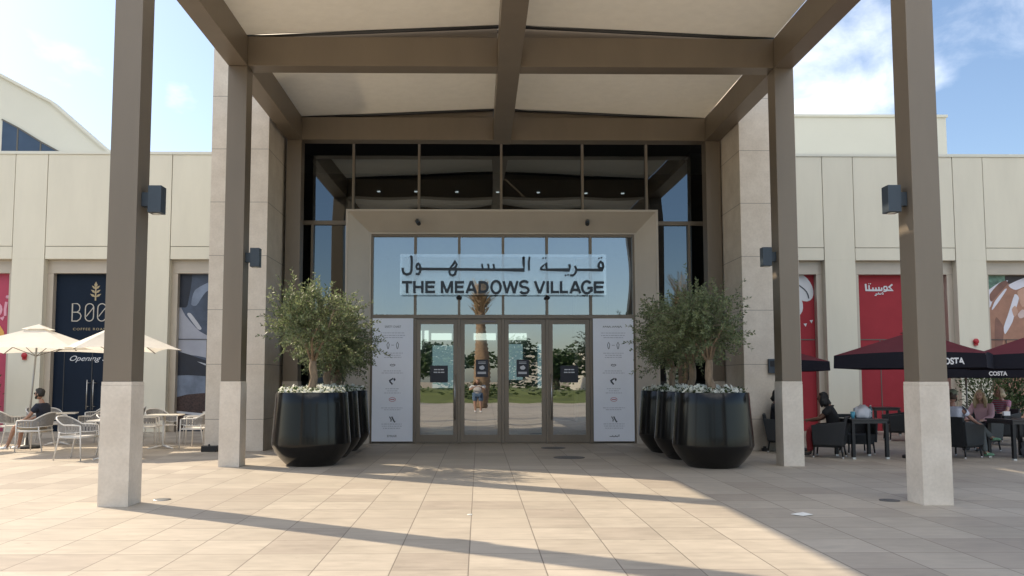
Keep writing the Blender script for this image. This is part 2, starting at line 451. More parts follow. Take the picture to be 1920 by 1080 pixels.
# ------------------------------------------------------------------ entrance canopy
CX0 = 0.53
COLX = [(-4.42, -4.085), (5.235, 5.57)]
COLY = [9.66, 14.06, 18.47]
BZ0, BZ1 = 7.0, 7.53
canopy = thing("entrance_canopy", "tall bronze canopy frame on six square columns with pale fabric roof", "canopy", (CX0, 14.2, 0))
for (x0, x1) in COLX:
    for y0 in COLY:
        m = M(); m.box(x0, x1, y0, y0 + 0.35, 1.45, BZ0 - 0.004)
        c = m.build("column", BRONZE, canopy, bevel=0.006)
        m = M(); m.box(x0 - 0.010, x1 + 0.010, y0 - 0.010, y0 + 0.36, 0, 1.405); m.box(x0 - 0.006, x1 + 0.006, y0 - 0.006, y0 + 0.356, 1.405, 1.409); m.box(x0 - 0.008, x1 + 0.008, y0 - 0.008, y0 + 0.358, 1.409, 1.449)
        m.build("base", STONE_BASE, c, bevel=0.006)
for (x0, x1) in [(-4.42, -4.085), (CX0 - 0.2, CX0 + 0.2), (5.235, 5.57)]:
    m = M(); m.box(x0, x1, 9.66, 18.82, BZ0, BZ1)
    m.box(x0 + 0.1, x1 - 0.1, 9.7, 18.7, BZ1 - 0.01, BZ1 + (0.2 if x0 > -1 and x0 < 2 else 0.02))
    m.build("long_beam", BRONZE, canopy, bevel=0.006)
for y0 in COLY:
    for (xa, xb) in ((-4.083, CX0 - 0.202), (CX0 + 0.202, 5.233)):
        m = M(); m.box(xa, xb, y0 + 0.003, y0 + 0.347, BZ0 + 0.003, BZ1 - 0.003)
        b = m.build("cross_beam", BRONZE, canopy, bevel=0.006)
        m = M()
        hi, lo = BZ1 + 0.27, BZ1 + 0.05
        za, zb = (lo, hi) if xa < 0 else (hi, lo)
        m.hexa([(xa, y0 + 0.15, BZ1 - 0.05), (xb, y0 + 0.15, BZ1 - 0.05), (xb, y0 + 0.2, BZ1 - 0.05), (xa, y0 + 0.2, BZ1 - 0.05),
                (xa, y0 + 0.15, za), (xb, y0 + 0.15, zb), (xb, y0 + 0.2, zb), (xa, y0 + 0.2, za)])
        m.build("upstand", BRONZE, b)
for y0, y1 in ((9.45, 14.13), (14.29, 18.6)):
    for sgn in (-1, 1):
        # stretched fabric panel: slopes from the middle beam down to the side beam, with a slight sag
        xe = -4.2 if sgn < 0 else 5.26; xc = CX0 + 0.12 * sgn
        N, K = 14, 10; vs = []
        for th in (0, 0.05):
            for i in range(N + 1):
                for j in range(K + 1):
                    u, v = i / N, j / K
                    vs.append((xc + (xe - xc) * u, y0 + (y1 - y0) * v, BZ1 + 0.25 - 0.21 * u - 0.02 * math.sin(math.pi * v) * math.sin(math.pi * u) + th))
        S = (N + 1) * (K + 1); fs = []
        for b in (0, S):
            for i in range(N):
                for j in range(K):
                    fs.append((b + i * (K + 1) + j, b + i * (K + 1) + j + 1, b + (i + 1) * (K + 1) + j + 1, b + (i + 1) * (K + 1) + j))
        rim = [i * (K + 1) for i in range(N + 1)] + [N * (K + 1) + j for j in range(1, K + 1)] + [i * (K + 1) + K for i in range(N - 1, -1, -1)] + [j for j in range(K - 1, 0, -1)]
        fs += [(rim[q], rim[(q + 1) % len(rim)], S + rim[(q + 1) % len(rim)], S + rim[q]) for q in range(len(rim))]
        m = M(); m.add(vs, fs, 0, True)
        pn = m.build("roof_panel", FABRIC, canopy, angle=40)
        for yy in (y0 + 0.02, y1 - 0.02):
            m = M(); m.tube([(xc, yy, BZ1 + 0.22), (xe, yy, BZ1 + 0.01)], 0.032, 10); m.build("edge_tube", DARKSTEEL, pn)

# ------------------------------------------------------------------ stone pylons
for (x0, x1, lb) in ((-5.72, -4.50, "pale stone pylon rising beside the white chairs terrace, next to the black planters"),
                     (5.60, 6.82, "pale stone pylon rising beside the black wicker chairs terrace, in shade")):
    m = M(); m.box(x0, x1, 17.2, 19.5, 0, 9.6)
    tag(m.build("stone_pylon", STONE, bevel=0.008), lb, "pylon", "stone pylons flanking the entrance")

# ------------------------------------------------------------------ entrance hall and its curtain wall
hall = thing("entrance_hall", "glazed entrance hall with dark curtain wall above the bronze portal", "building", (CX0, 19.4, 0))
WALLIN = mat("lobby_wall", (0.20, 0.22, 0.225), 0.7, var=0.05)
FLOORIN = mat("lobby_floor", (0.35, 0.34, 0.32), 0.25, var=0.08, scale=1.5)
SOFFIT = mat("soffit_dark", (0.05, 0.055, 0.06), 0.6)
m = M()
m.box(-5.7, 6.8, 30.0, 30.3, 0, 8.6); m.box(-5.7, -5.45, 19.6, 30.0, 0, 8.6); m.box(6.55, 6.8, 19.6, 30.0, 0, 8.6)
m.build("wall", WALLIN, hall)
m = M(); m.box(-5.69, 6.79, 19.52, 30.29, 8.6, 8.8); m.build("roof", CREAM, hall)
m = M(); m.box(-5.44, 6.54, 19.5, 29.99, 0.002, 0.014); m.build("floor", FLOORIN, hall)
m = M(); m.box(-5.44, 6.54, 20.4, 29.99, 6.55, 6.7); m.build("ceiling", SOFFIT, hall)
m = M(); m.box(-4.4, 5.5, 23.2, 23.5, 5.0, 6.54); m.box(-5.4, -3.4, 23.2, 29.9, 0.02, 6.54); m.box(4.6, 6.5, 23.2, 29.9, 0.02, 6.54)
m.build("partition", WALLIN, hall)
GLOWW = glow_material("bright_window", (0.80, 0.92, 0.80), 0.55)
GLOWT = glow_material("far_shopfront_light", (0.45, 0.66, 0.70), 0.25)
for (x0, x1, z0, z1, g) in ((-1.75, -1.0, 2.95, 3.2, GLOWW), (-0.2, 0.62, 2.95, 3.2, GLOWW), (1.0, 1.75, 2.95, 3.2, GLOWW), (-2.3, -2.1, 2.6, 3.3, GLOWW), (-2.0, -1.85, 2.9, 3.3, GLOWW),
                            (-1.7, -0.55, 1.2, 2.75, GLOWT), (1.05, 1.6, 1.5, 2.8, GLOWT), (2.15, 2.4, 1.2, 2.8, GLOWT)):
    m = M(); m.box(x0, x1, 29.9, 29.94, z0, z1); m.build("lit_window", g, hall)
DOWN = glow_material("downlight_glow", (1.0, 0.9, 0.72), 1.3)
for x in (-2.7, -1.7, -0.6, 0.5, 1.6, 2.9, 3.9):
    m = M(); m.lathe([(0.045, 0), (0.045, 0.018)], (x, 21.6 + 0.25 * (x % 1), 6.53), 16); m.build("downlight", DOWN, hall)

def pane(x0, x1, z0, z1, y, amp, N=12, K=12):
    vs = []
    for i in range(N + 1):
        for k in range(K + 1):
            u, v = -1 + 2 * i / N, -1 + 2 * k / K
            vs.append((x0 + (x1 - x0) * i / N, y + amp * (1 - u * u) * (1 - v * v), z0 + (z1 - z0) * k / K))
    fs = [(i * (K + 1) + k, (i + 1) * (K + 1) + k, (i + 1) * (K + 1) + k + 1, i * (K + 1) + k + 1) for i in range(N) for k in range(K)]
    m = M(); m.add(vs, fs, 0, True)
    return m
ux = [-4.42, -3.01, -1.44, 0.53, 2.48, 4.02, 5.48]
m = M()
for x in ux: m.box(x - 0.028, x + 0.028, 19.25, 19.40, 5.27, 7.2)
for x in (-4.42, -3.97, 5.02, 5.48): m.box(x - 0.028, x + 0.028, 19.25, 19.40, 0, 5.17)
m.box(-4.42, 5.48, 19.26, 19.39, 5.172, 5.268); m.box(-4.42, 5.48, 19.26, 19.39, 7.202, 7.26)
m.build("mullion_grid", BRONZE, hall, bevel=0.003)
rnd = random.Random(4)
for a, b in zip(ux, ux[1:]):
    pane(a + 0.02, b - 0.02, 5.26, 7.2, 19.33, 0.0055 + rnd.uniform(-.001, .001)).build("glass_pane", CURTAIN_GLASS, hall, fix=False)
for a, b in ((-4.42, -3.97), (-3.97, -3.05), (4.1, 5.02), (5.02, 5.48)):
    pane(a + 0.02, b - 0.02, 0.02, 5.18, 19.33, 0.0012).build("glass_pane", CURTAIN_GLASS, hall, fix=False)
m = M(); m.box(-5.44, 6.54, 19.3, 19.5, 7.264, 8.59); m.build("spandrel", SOFFIT, hall)
m = M(); m.box(-4.495, -4.45, 19.28, 19.5, 0, 7.26); m.box(5.51, 5.595, 19.28, 19.5, 0, 7.26); m.build("edge_trim", BRONZE, hall)

# ------------------------------------------------------------------ bronze portal with its doors
portal = thing("entrance_portal", "deep splayed bronze portal framing four glass doors and the glazing above", "entrance", (0.55, 19.2, 0))
ox0, ox1, oz = -3.10, 4.18, 5.45
ix0, ix1, iz = -2.585, 3.725, 4.965
ya, yb = 18.80, 19.18
m = M()
outer = [(ox0, 0), (ox0, oz), (ox1, oz), (ox1, 0)]; rim = [(ox0 + 0.05, 0), (ox0 + 0.05, oz - 0.05), (ox1 - 0.05, oz - 0.05), (ox1 - 0.05, 0)]
inner = [(ix0, 0), (ix0, iz), (ix1, iz), (ix1, 0)]; lip = [(ix0 + 0.03, 0), (ix0 + 0.03, iz - 0.03), (ix1 - 0.03, iz - 0.03), (ix1 - 0.03, 0)]
rings = [(outer, 19.45), (outer, ya), (rim, ya), (rim, ya + 0.02), (inner, yb), (lip, yb), (lip, 19.45)]
for (ra, y0), (rb, y1) in zip(rings, rings[1:]):
    for i in range(3):
        vs = [(ra[i][0], y0, ra[i][1]), (ra[i + 1][0], y0, ra[i + 1][1]), (rb[i + 1][0], y1, rb[i + 1][1]), (rb[i][0], y1, rb[i][1])]
        m.add(vs, [(0, 1, 2, 3)])
m.build("splayed_frame", BRONZE_PALE, portal, weld=True)
bx = [ix0 + 0.03 + (ix1 - ix0 - 0.06) * i / 6 for i in range(7)]
m = M()
for i, x in enumerate(bx):
    m.box(x - (0.0 if i == 0 else 0.03), x + (0.0 if i == 6 else 0.03), 19.22, 19.36, 3.02, iz - 0.03) if 0 < i < 6 else m.box(x + (0 if i == 0 else -0.045), x + (0.045 if i == 0 else 0), 19.22, 19.36, 0, iz - 0.03)
for x in bx[1:6]: m.box(x - 0.03, x + 0.03, 19.24, 19.36, 0, 2.925)
m.box(bx[0] + 0.045, bx[6] - 0.045, 19.21, 19.37, 2.927, 3.018)
m.box(bx[0] + 0.045, bx[6] - 0.045, 19.225, 19.355, iz - 0.08, iz - 0.032)
m.build("door_frame", BRONZE, portal, bevel=0.003)
for i in range(6):
    pane(bx[i] + 0.03, bx[i + 1] - 0.03, 3.02, iz - 0.08, 19.30, 0.0022 + rnd.uniform(-.0005, .0005)).build("glass_pane", DOOR_GLASS, portal, fix=False)
for i in (0, 5):
    m = M(); m.box(bx[i] + 0.03, bx[i + 1] - 0.03, 19.31, 19.33, 0.0, 2.93); m.build("side_panel", BRONZE, portal)
STEEL = mat("brushed_steel", (0.45, 0.44, 0.42), 0.3, 0.9)
for i in (1, 2, 3, 4):
    a, b = bx[i] + 0.033, bx[i + 1] - 0.033
    m = M(); w = 0.10
    m.box(a, a + w, 19.265, 19.335, 0.012, 2.92); m.box(b - w, b, 19.265, 19.335, 0.012, 2.92)
    m.box(a + w, b - w, 19.267, 19.333, 2.80, 2.918); m.box(a + w, b - w, 19.267, 19.333, 0.014, 0.20)
    d = m.build("door", BRONZE, portal, bevel=0.003)
    pane(a + w - 0.01, b - w + 0.01, 0.19, 2.81, 19.30, 0.0017, 8, 14).build("glass_pane", DOOR_GLASS, d, fix=False)
    if i in (1, 4):
        hx = b - w / 2 - 0.01 if i == 1 else a + w / 2 + 0.01
        m = M(); m.tube([(hx, 19.20, 0.55), (hx, 19.20, 1.63)], 0.017, 10)
        for z in (0.65, 1.52): m.tube([(hx, 19.20, z), (hx, 19.27, z)], 0.012, 8)
        m.build("handle", STEEL, d)
    else:
        m = M(); c = (a + b) / 2 + (0.18 if i == 2 else -0.18)
        m.box(c - 0.16, c + 0.16, 19.245, 19.264, 2.84, 2.88); m.build("name_plate", mat("plate_red_grey", (0.20, 0.17, 0.18), 0.4), d)

# ------------------------------------------------------------------ shopping wings
def wing(name, label, x_lo, x_hi, piers, bays, cx):
    b = thing(name, label, "building", (cx, 24, 0))
    Y = 23.5; ZT = 8.04
    m = M(); g = 0.02
    for x0, x1 in piers: m.box(x0, x1, Y, Y + 0.6, 0, 4.97); m.box(x0, x1, Y, Y + 0.5, 4.97, ZT)
    for x0, x1 in bays:
        m.box(x0 + g, x1 - g, Y + 0.003, Y + 0.5, 5.345, ZT)
        m.box(x0 + g, x1 - g, Y + 0.012, Y + 0.6, 4.972, 5.33)
    m.build("facade_wall", CREAM, b, bevel=0.005)
    m = M(); m.box(x_lo, x_hi, Y + 0.05, Y + 0.55, 4.98, ZT - 0.02); m.build("joint_backing", GROOVE, b)
    m = M(); m.box(x_lo, x_hi, Y - 0.025, Y + 0.62, ZT + 0.002, ZT + 0.09); m.build("coping", CREAM_PALE, b, bevel=0.008)
    m = M(); m.box(x_lo, x_hi, 24.6, 33, 0, ZT - 0.4); m.build("wall", CREAM, b)
    for x0, x1 in bays:
        m = M(); f = 0.18; yb_ = Y + 0.22
        m.box(x0 + 0.002, x0 + f, yb_, Y + 0.62, 0, 4.58); m.box(x1 - f, x1 - 0.002, yb_, Y + 0.62, 0, 4.58); m.box(x0 + 0.002, x1 - 0.002, yb_, Y + 0.62, 4.582, 4.968)
        m.build("window_surround", BRONZE_PALE, b, bevel=0.006)
    return b
NAVY = mat("navy_panel", (0.0045, 0.012, 0.028), 0.45, var=0.12, scale=1.2, spec=0.2)
RED = mat("red_panel", (0.33, 0.036, 0.048), 0.7, var=0.06, scale=2, spec=0.2)
PINKRED = mat("pink_red_panel", (0.42, 0.05, 0.10), 0.5, var=0.05, scale=1)
GOLD = mat("gold_print", (0.40, 0.33, 0.20), 0.5)
PALEPRINT = mat("pale_print", (0.62, 0.64, 0.68), 0.5)
YS = 23.90                                     # shop panel plane
def shopfront(parent, x0, x1, material, joints=(), rails=(), name="shopfront"):
    m = M(); m.box(x0, x1, YS, YS + 0.12, 0.0, 4.6)
    s = m.build(name, material, parent)
    m = M()
    for x in joints: m.box(x - 0.012, x + 0.012, YS - 0.012, YS - 0.001, 0.02, 2.67)
    for z in rails: m.box(x0, x1, YS - 0.014, YS - 0.001, z - 0.015, z + 0.015)
    if joints or rails: m.build("panel_joint", GROOVE if material is not NAVY else DARKSTEEL, s)
    return s

LP = [(-18.0, -17.0), (-13.47, -12.55), (-9.87, -8.95), (-6.25, -5.6)]
LB = [(-17.0, -13.47), (-12.55, -9.87), (-8.95, -6.25)]
left_wing = wing("shop_building", "long cream low shop wing with navy and red shopfronts behind white chairs", -18.0, -5.6, LP, LB, -12)
RP = [(6.2, 7.14), (10.09, 10.98), (13.95, 14.83), (17.8, 18.7)]
RB = [(7.14, 10.09), (10.98, 13.95), (14.83, 17.8)]
right_wing = wing("shop_building", "long cream low shop wing with red panels behind burgundy parasols", 6.2, 18.7, RP, RB, 12.5)

# left wing graphics
P = south(YS)
s = shopfront(left_wing, -16.85, -13.62, PINKRED, (), (2.67,))
m = M()
m.stroke([(-13.82, 3.35), (-13.83, 3.55), (-13.80, 3.76)], 0.075, P, 0.002, 0.012)
m.lathe([(0.055, 0), (0.055, 0.008)], (0, 0, 0), 14)
m.v[-28:] = [(-13.775 + x, YS - 0.003 - z, 3.90 + y) for x, y, z in m.v[-28:]]
ring = [(-14.08 + 0.14 * math.cos(t * 0.5236), 3.53 + 0.17 * math.sin(t * 0.5236)) for t in range(12)]
m.stroke(ring, 0.07, P, 0.002, 0.012, closed=True)
m.stroke([(-13.95, 3.30), (-13.90, 3.25), (-13.86, 3.33)], 0.05, P, 0.002, 0.012)
m.build("lettering", mat("pink_print", (0.70, 0.36, 0.45), 0.5), s)
m = M(); m.prism([(-14.35 + 0.55 * math.cos(t * 0.3927), 2.68 + 0.55 * math.sin(t * 0.3927)) for t in range(16)], P, 0.003, 0.010); m.build("gold_disc", mat("gold_disc_print", (0.72, 0.40, 0.10), 0.5), s)
m = M(); m.prism([(-14.42 + 0.42 * math.cos(t * 0.3927), 2.62 + 0.42 * math.sin(t * 0.3927)) for t in range(16)], P, 0.012, 0.016); m.build("dark_disc", mat("dark_disc_print", (0.09, 0.05, 0.03), 0.5), s)

s = shopfront(left_wing, -12.40, -10.02, NAVY, (-12.06, -11.25, -10.45), ())
m = M()
def olet(x0, x1, z0, z1, mm, slash=True, w=0.026):
    cx_, cz, a, h = (x0 + x1) / 2, (z0 + z1) / 2, (x1 - x0) / 2, (z1 - z0) / 2 - (x1 - x0) / 2
    pts = [(cx_ + a * math.cos(t), cz + h + a * math.sin(t)) for t in [i * math.pi / 8 for i in range(9)]]
    pts += [(cx_ + a * math.cos(t), cz - h + a * math.sin(t)) for t in [math.pi + i * math.pi / 8 for i in range(9)]]
    mm.stroke(pts, w, P, 0.002, 0.010, closed=True)
    if slash: mm.stroke([(x0 + 0.03, cz - h * 0.9), (x1 - 0.01, cz + h * 1.05)], w * 0.9, P, 0.003, 0.011)
z0, z1 = 3.20, 3.71
bl = [(-11.88, z0), (-11.88, z1), (-11.74, z1), (-11.68, z1 - 0.05), (-11.66, z1 - 0.12), (-11.68, z1 - 0.2), (-11.74, z1 - 0.25), (-11.87, z1 - 0.25)]
m.stroke(bl, 0.026, P, 0.002, 0.010)
m.stroke([(-11.75, z1 - 0.25), (-11.66, z1 - 0.28), (-11.62, z1 - 0.36), (-11.65, z0 + 0.06), (-11.73, z0), (-11.89, z0)], 0.026, P, 0.002, 0.010)
olet(-11.50, -11.26, z0, z1, m); olet(-11.14, -10.90, z0, z1, m)
m.stroke([(-10.76, z0), (-10.76, z1), (-10.52, z0), (-10.52, z1)], 0.026, P, 0.002, 0.010)
m.build("lettering", mat("warm_white_print", (0.50, 0.47, 0.42), 0.5), s)
m = M(); word(m, "COFFEE ROASTERS", P, -11.84, -10.58, 2.93, 3.0, 0.002, 0.008, spacing=1.3)
for k in range(3):
    zc = 3.90 + 0.12 * k; q = 0.16 - 0.02 * k
    for sg in (-1, 1):
        m.prism([(-11.22, zc), (-11.22 + sg * q * 0.6, zc + 0.02), (-11.22 + sg * q, zc + 0.10), (-11.22 + sg * q * 0.4, zc + 0.08)], P, 0.002, 0.008)
m.prism([(-11.24, 3.80), (-11.20, 3.80), (-11.20, 4.2), (-11.24, 4.2)], P, 0.002, 0.009)
m.prism([(-11.22, 4.18), (-11.17, 4.26), (-11.22, 4.36), (-11.27, 4.26)], P, 0.002, 0.008)
m.build("plant_emblem", GOLD, s)
m = M(); word(m, "Opening Soon", P, -11.90, -10.42, 1.99, 2.19, 0.002, 0.008, shear=0.45); m.build("script_lettering", PALEPRINT, s)
m = M()
for hx in (-11.34, -11.16):
    m.tube([(hx, YS - 0.09, 0.63), (hx, YS - 0.09, 1.49)], 0.017, 8)
    for z in (0.72, 1.40): m.tube([(hx, YS - 0.09, z), (hx + 0.07, YS, z)], 0.010, 6)
m.build("door_handle", STEEL, s)

# the grey-blue photograph of a cup and roasted beans on the third window
PH = {k: mat("photo_" + k, c, 0.45, var=v, scale=sc_) for k, c, v, sc_ in (
    ("slate", (0.055, 0.075, 0.12), .35, 1.6), ("night", (0.012, 0.016, 0.03), .3, 2), ("cup", (0.33, 0.35, 0.42), .12, 1.2), ("steel", (0.16, 0.20, 0.28), .4, 1.4),
    ("beans", (0.045, 0.024, 0.022), .7, 22), ("pale", (0.46, 0.48, 0.54), .1, 3), ("shade", (0.10, 0.11, 0.15), .3, 2))}
s = shopfront(left_wing, -8.80, -6.40, PH["slate"], (), ())
def patch(x, z): return (-8.80 + x * 0.0225 * 1.18, 4.58 - z * 0.0145 * 1.05)
def curved(pts):
    """the outline with its corners rounded off"""
    out = []; n = len(pts)
    for i in range(n):
        a, b, c, d_ = (Vector(pts[(i + k) % n]) for k in (-1, 0, 1, 2))
        for q in range(4):
            t_ = q / 4; p_ = 0.5 * ((2 * b) + (c - a) * t_ + (2 * a - 5 * b + 4 * c - d_) * t_ ** 2 + (3 * b - a - 3 * c + d_) * t_ ** 3)
            p_ = b.lerp(c, t_) * 0.35 + p_ * 0.65
            out.append((p_.x, p_.y))
    return out
def photo(pts, key, d):
    m = M(); m.prism([(max(-8.79, min(-6.42, u_)), max(0.02, min(4.57, w_))) for u_, w_ in (patch(*q) for q in curved(pts))], P, d - 0.0015, d); return m.build("print_patch", PH[key], s)
photo([(0, 60), (8, 80), (24, 110), (48, 128), (110, 140), (110, 185), (60, 178), (30, 160), (0, 145)], "cup", 0.004)
photo([(0, 150), (30, 165), (60, 182), (110, 190), (110, 215), (60, 205), (0, 195)], "night", 0.0045)
photo([(22, 168), (50, 180), (110, 192), (110, 200), (55, 190)], "pale", 0.006)
photo([(0, 195), (60, 200), (110, 205), (110, 232), (60, 228), (0, 236)], "steel", 0.005)
photo([(0, 236), (60, 226), (110, 226), (110, 300), (0, 300)], "beans", 0.0055)
photo([(0, 262), (60, 272), (110, 280), (110, 284), (60, 277), (0, 266)], "pale", 0.007)
photo([(14, 296), (34, 278), (38, 281), (20, 299)], "pale", 0.0072)
photo([(0, 296), (110, 296), (110, 316), (0, 316)], "night", 0.0075)
photo([(0, 0), (14, 0), (10, 60), (4, 64), (0, 60)], "night", 0.0042)
photo([(60, 0), (110, 0), (110, 130), (70, 118), (56, 70)], "shade", 0.0025)
photo([(10, 78), (14, 76), (26, 104), (22, 106)], "pale", 0.0065)
photo([(18, 30), (40, 10), (54, 8), (30, 34), (20, 60), (14, 58)], "steel", 0.0035)
photo([(52, 105), (70, 98), (92, 108), (86, 122), (60, 120)], "steel", 0.0045)
m = M(); m.box(-7.95, -7.93, YS - 0.02, YS - 0.01, 0.2, 2.67); m.box(-8.80, -6.42, YS - 0.02, YS - 0.01, 2.66, 2.68); m.build("panel_joint", DARKSTEEL, s)

# right wing graphics
s = shopfront(right_wing, 7.30, 9.93, RED, (8.2, 9.0), (2.67,))
m = M()
beans = [(9.54, 4.22, 0.30, 0.46, 0.55), (9.28, 3.75, 0.27, 0.40, 0.35), (8.95, 4.25, 0.27, 0.40, 0.25)]
for bxx, bz, a, h, rot in beans:
    pts = []
    for t in range(20):
        q = t * math.pi / 10; u, v = a * math.cos(q), h * math.sin(q)
        pts.append((bxx + u * math.cos(rot) - v * math.sin(rot), bz + u * math.sin(rot) + v * math.cos(rot)))
    m.prism(pts, P, 0.002, 0.008 + 0.002 * beans.index((bxx, bz, a, h, rot)))
m.build("bean_emblem", PALEPRINT, s)
m = M()
for bxx, bz, a, h, rot in beans:
    pts = []
    for t in range(9):
        v = (-1 + t / 4) * h * 0.85; u = 0.05 * math.sin(t / 8 * 2 * math.pi)
        pts.append((bxx + u * math.cos(rot) - v * math.sin(rot), bz + u * math.sin(rot) + v * math.cos(rot)))
    m.stroke(pts, 0.035, P, 0.013, 0.016)
m.build("emblem_line", INK, s)
m = M()
for i, (x, z) in enumerate([(8.7, 2.98), (8.95, 2.97), (9.18, 2.99), (9.42, 3.04), (9.62, 3.10), (9.80, 3.20)]):
    m.prism([(x - 0.05, z + 0.04), (x + 0.05, z + 0.05), (x + 0.01, z - 0.05)], P, 0.002, 0.006)
m.build("bunting_print", PALEPRINT, s)

s = shopfront(right_wing, 11.14, 13.79, RED, (11.82, 12.6), (2.67,))
m = M()
def ar(px, py): return (11.42 + (px - 265) / 540 * 0.83, 4.33 - (py - 320) / 140 * 0.215)
W_ = 0.052
def ark(pts, w=W_, closed=False): m.stroke([ar(*q) for q in pts], w, P, 0.002, 0.010, closed=closed)
ark([(282, 325), (290, 452)]); ark([(278, 448), (420, 450)]); ark([(345, 350), (352, 448)], 0.04); ark([(420, 395), (428, 450)], 0.04)
ark([(420, 450), (600, 448)]); ark([(478, 395), (486, 448)], 0.04); ark([(535, 385), (545, 448)], 0.04); ark([(590, 395), (596, 448)], 0.04)
ark([(628, 410), (645, 375), (685, 375), (700, 410), (685, 440), (645, 440), (628, 410)], 0.036); ark([(700, 410), (690, 455), (650, 470), (620, 462)], 0.036)
ark([(690, 448), (800, 448), (735, 385), (800, 335)], 0.046)
ark([(340, 318), (352, 326)], 0.03); ark([(372, 318), (384, 326)], 0.03)
ark([(450, 545), (480, 548), (478, 520), (520, 525), (525, 498), (545, 525), (575, 522), (580, 500)], 0.024); ark([(600, 482), (620, 525)], 0.024); ark([(600, 525), (620, 525)], 0.024)
m.build("arabic_lettering", PALEPRINT, s)
m = M(); m.prism([(13.35 + 0.33 * math.cos(t * 0.3927), 4.05 + 0.36 * math.sin(t * 0.3927)) for t in range(16)], P, 0.002, 0.010); m.build("bean_emblem", PALEPRINT, s)

SK = {k: mat("hands_" + k, c, 0.45, var=v, scale=sc_) for k, c, v, sc_ in (
    ("skin", (0.33, 0.17, 0.115), .22, 2.5), ("shade", (0.20, 0.095, 0.07), .2, 3), ("light", (0.50, 0.30, 0.22), .12, 3), ("white", (0.66, 0.66, 0.74), .06, 3),
    ("green", (0.12, 0.22, 0.17), .6, 7), ("dark", (0.03, 0.02, 0.02), .4, 3), ("nail", (0.56, 0.44, 0.42), .1, 4))}
s = shopfront(right_wing, 14.98, 17.62, SK["skin"], (), ())
def hp(x, z): return (15.14 + (x - 262) / 278 * 1.16, 4.58 - (z - 150) * 0.00375)
def hand(pts, key, d):
    m = M(); m.prism([(max(14.99, min(17.6, u_)), max(0.02, min(4.58, w_))) for u_, w_ in (hp(*q) for q in curved(pts))], P, d - 0.0015, d); return m.build("print_patch", SK[key], s)
hand([(224, 150), (420, 150), (370, 195), (300, 240), (270, 300), (224, 330)], "green", 0.0025)
hand([(262, 260), (330, 210), (400, 190), (300, 300), (262, 400), (224, 420), (224, 290)], "white", 0.0035)
hand([(380, 150), (520, 150), (640, 160), (600, 190), (400, 215)], "dark", 0.003)
hand([(400, 225), (540, 160), (700, 160), (700, 230), (560, 220), (450, 265)], "white", 0.0045)
hand([(262, 300), (330, 215), (380, 190), (395, 215), (340, 280), (270, 360)], "shade", 0.005)
hand([(272, 415), (300, 350), (370, 260), (385, 262), (330, 350), (280, 420)], "white", 0.0055)
hand([(440, 300), (470, 330), (440, 430), (415, 520), (360, 615), (352, 560), (390, 450)], "white", 0.005)
hand([(415, 420), (440, 390), (460, 440), (430, 480)], "light", 0.0055)
hand([(455, 460), (490, 420), (520, 440), (500, 480), (470, 490)], "nail", 0.006)
hand([(460, 280), (540, 240), (700, 260), (700, 330), (560, 360), (490, 400)], "light", 0.004)
hand([(430, 780), (480, 660), (520, 720), (540, 780), (480, 900), (440, 900)], "white", 0.005)
hand([(300, 480), (350, 560), (340, 680), (300, 900), (280, 900), (285, 600)], "shade", 0.0045)
m = M(); m.box(14.99, 17.6, YS - 0.02, YS - 0.01, 2.66, 2.68); m.box(15.55, 15.57, YS - 0.02, YS - 0.01, 0.2, 2.66); m.build("panel_joint", DARKSTEEL, s)

# block behind the right wing, and the gabled hall behind the left wing
bb = thing("upper_building", "plain pale square block rising behind the shop wing with red panels", "building", (11, 33, 0))
m = M(); m.box(3.5, 17.05, 29.0, 38, 0, 11.05); m.build("wall", CREAM_PALE, bb, bevel=0.01)
m = M(); m.box(3.45, 17.1, 28.95, 38.05, 11.052, 11.15); m.build("coping", CREAM_PALE, bb, bevel=0.01)
gb = thing("gabled_building", "tall pale gabled building with a dark window strip behind the navy shop", "building", (-22, 40, 0))
prof = [(-34, 0), (-15.3, 0), (-15.3, 10.85), (-16.01, 11.38), (-18.1, 13.19), (-20.32, 14.36), (-23.8, 16.0), (-34, 11)]
m = M(); m.prism(prof, lambda u, w, d: (u, 34 + d, w), 0, 0.4); m.build("wall", CREAM_PALE, gb)
m = M()
rl = [(-15.2, 10.72), (-16.01, 11.36), (-18.1, 13.17), (-20.32, 14.34), (-23.8, 15.98), (-34.1, 10.95)]
for (a, b_) in zip(rl, rl[1:]):
    m.hexa([(a[0], 33.88, a[1]), (b_[0], 33.88, b_[1]), (b_[0], 34.5, b_[1]), (a[0], 34.5, a[1]), (a[0], 33.88, a[1] + 0.13), (b_[0], 33.88, b_[1] + 0.13), (b_[0], 34.5, b_[1] + 0.13), (a[0], 34.5, a[1] + 0.13)])
m.build("roof", CREAM_PALE, gb)
WINB = mat("blue_window_glass", (0.05, 0.075, 0.12), 0.12, 0.0, var=0.2, scale=0.6, spec=0.8)
m = M(); m.prism([(-20.12, 10.9), (-20.12, 12.42), (-19.46, 12.08), (-18.48, 11.47), (-17.4, 10.9)], south(34.0), 0.004, 0.02); w_ = m.build("window", WINB, gb)
m = M()
for x, zt in ((-19.46, 12.08), (-18.48, 11.47)): m.box(x - 0.03, x + 0.03, 33.965, 33.979, 10.9, zt)
m.stroke([(-20.14, 12.46), (-19.46, 12.11), (-18.48, 11.51), (-17.36, 10.9)], 0.06, south(34.0), 0.003, 0.05)
m.build("frame", GROOVE, w_)
m = M(); m.box(-33.5, -16.2, 34.45, 50, 0, 10.4); m.build("wall", CREAM_PALE, gb)
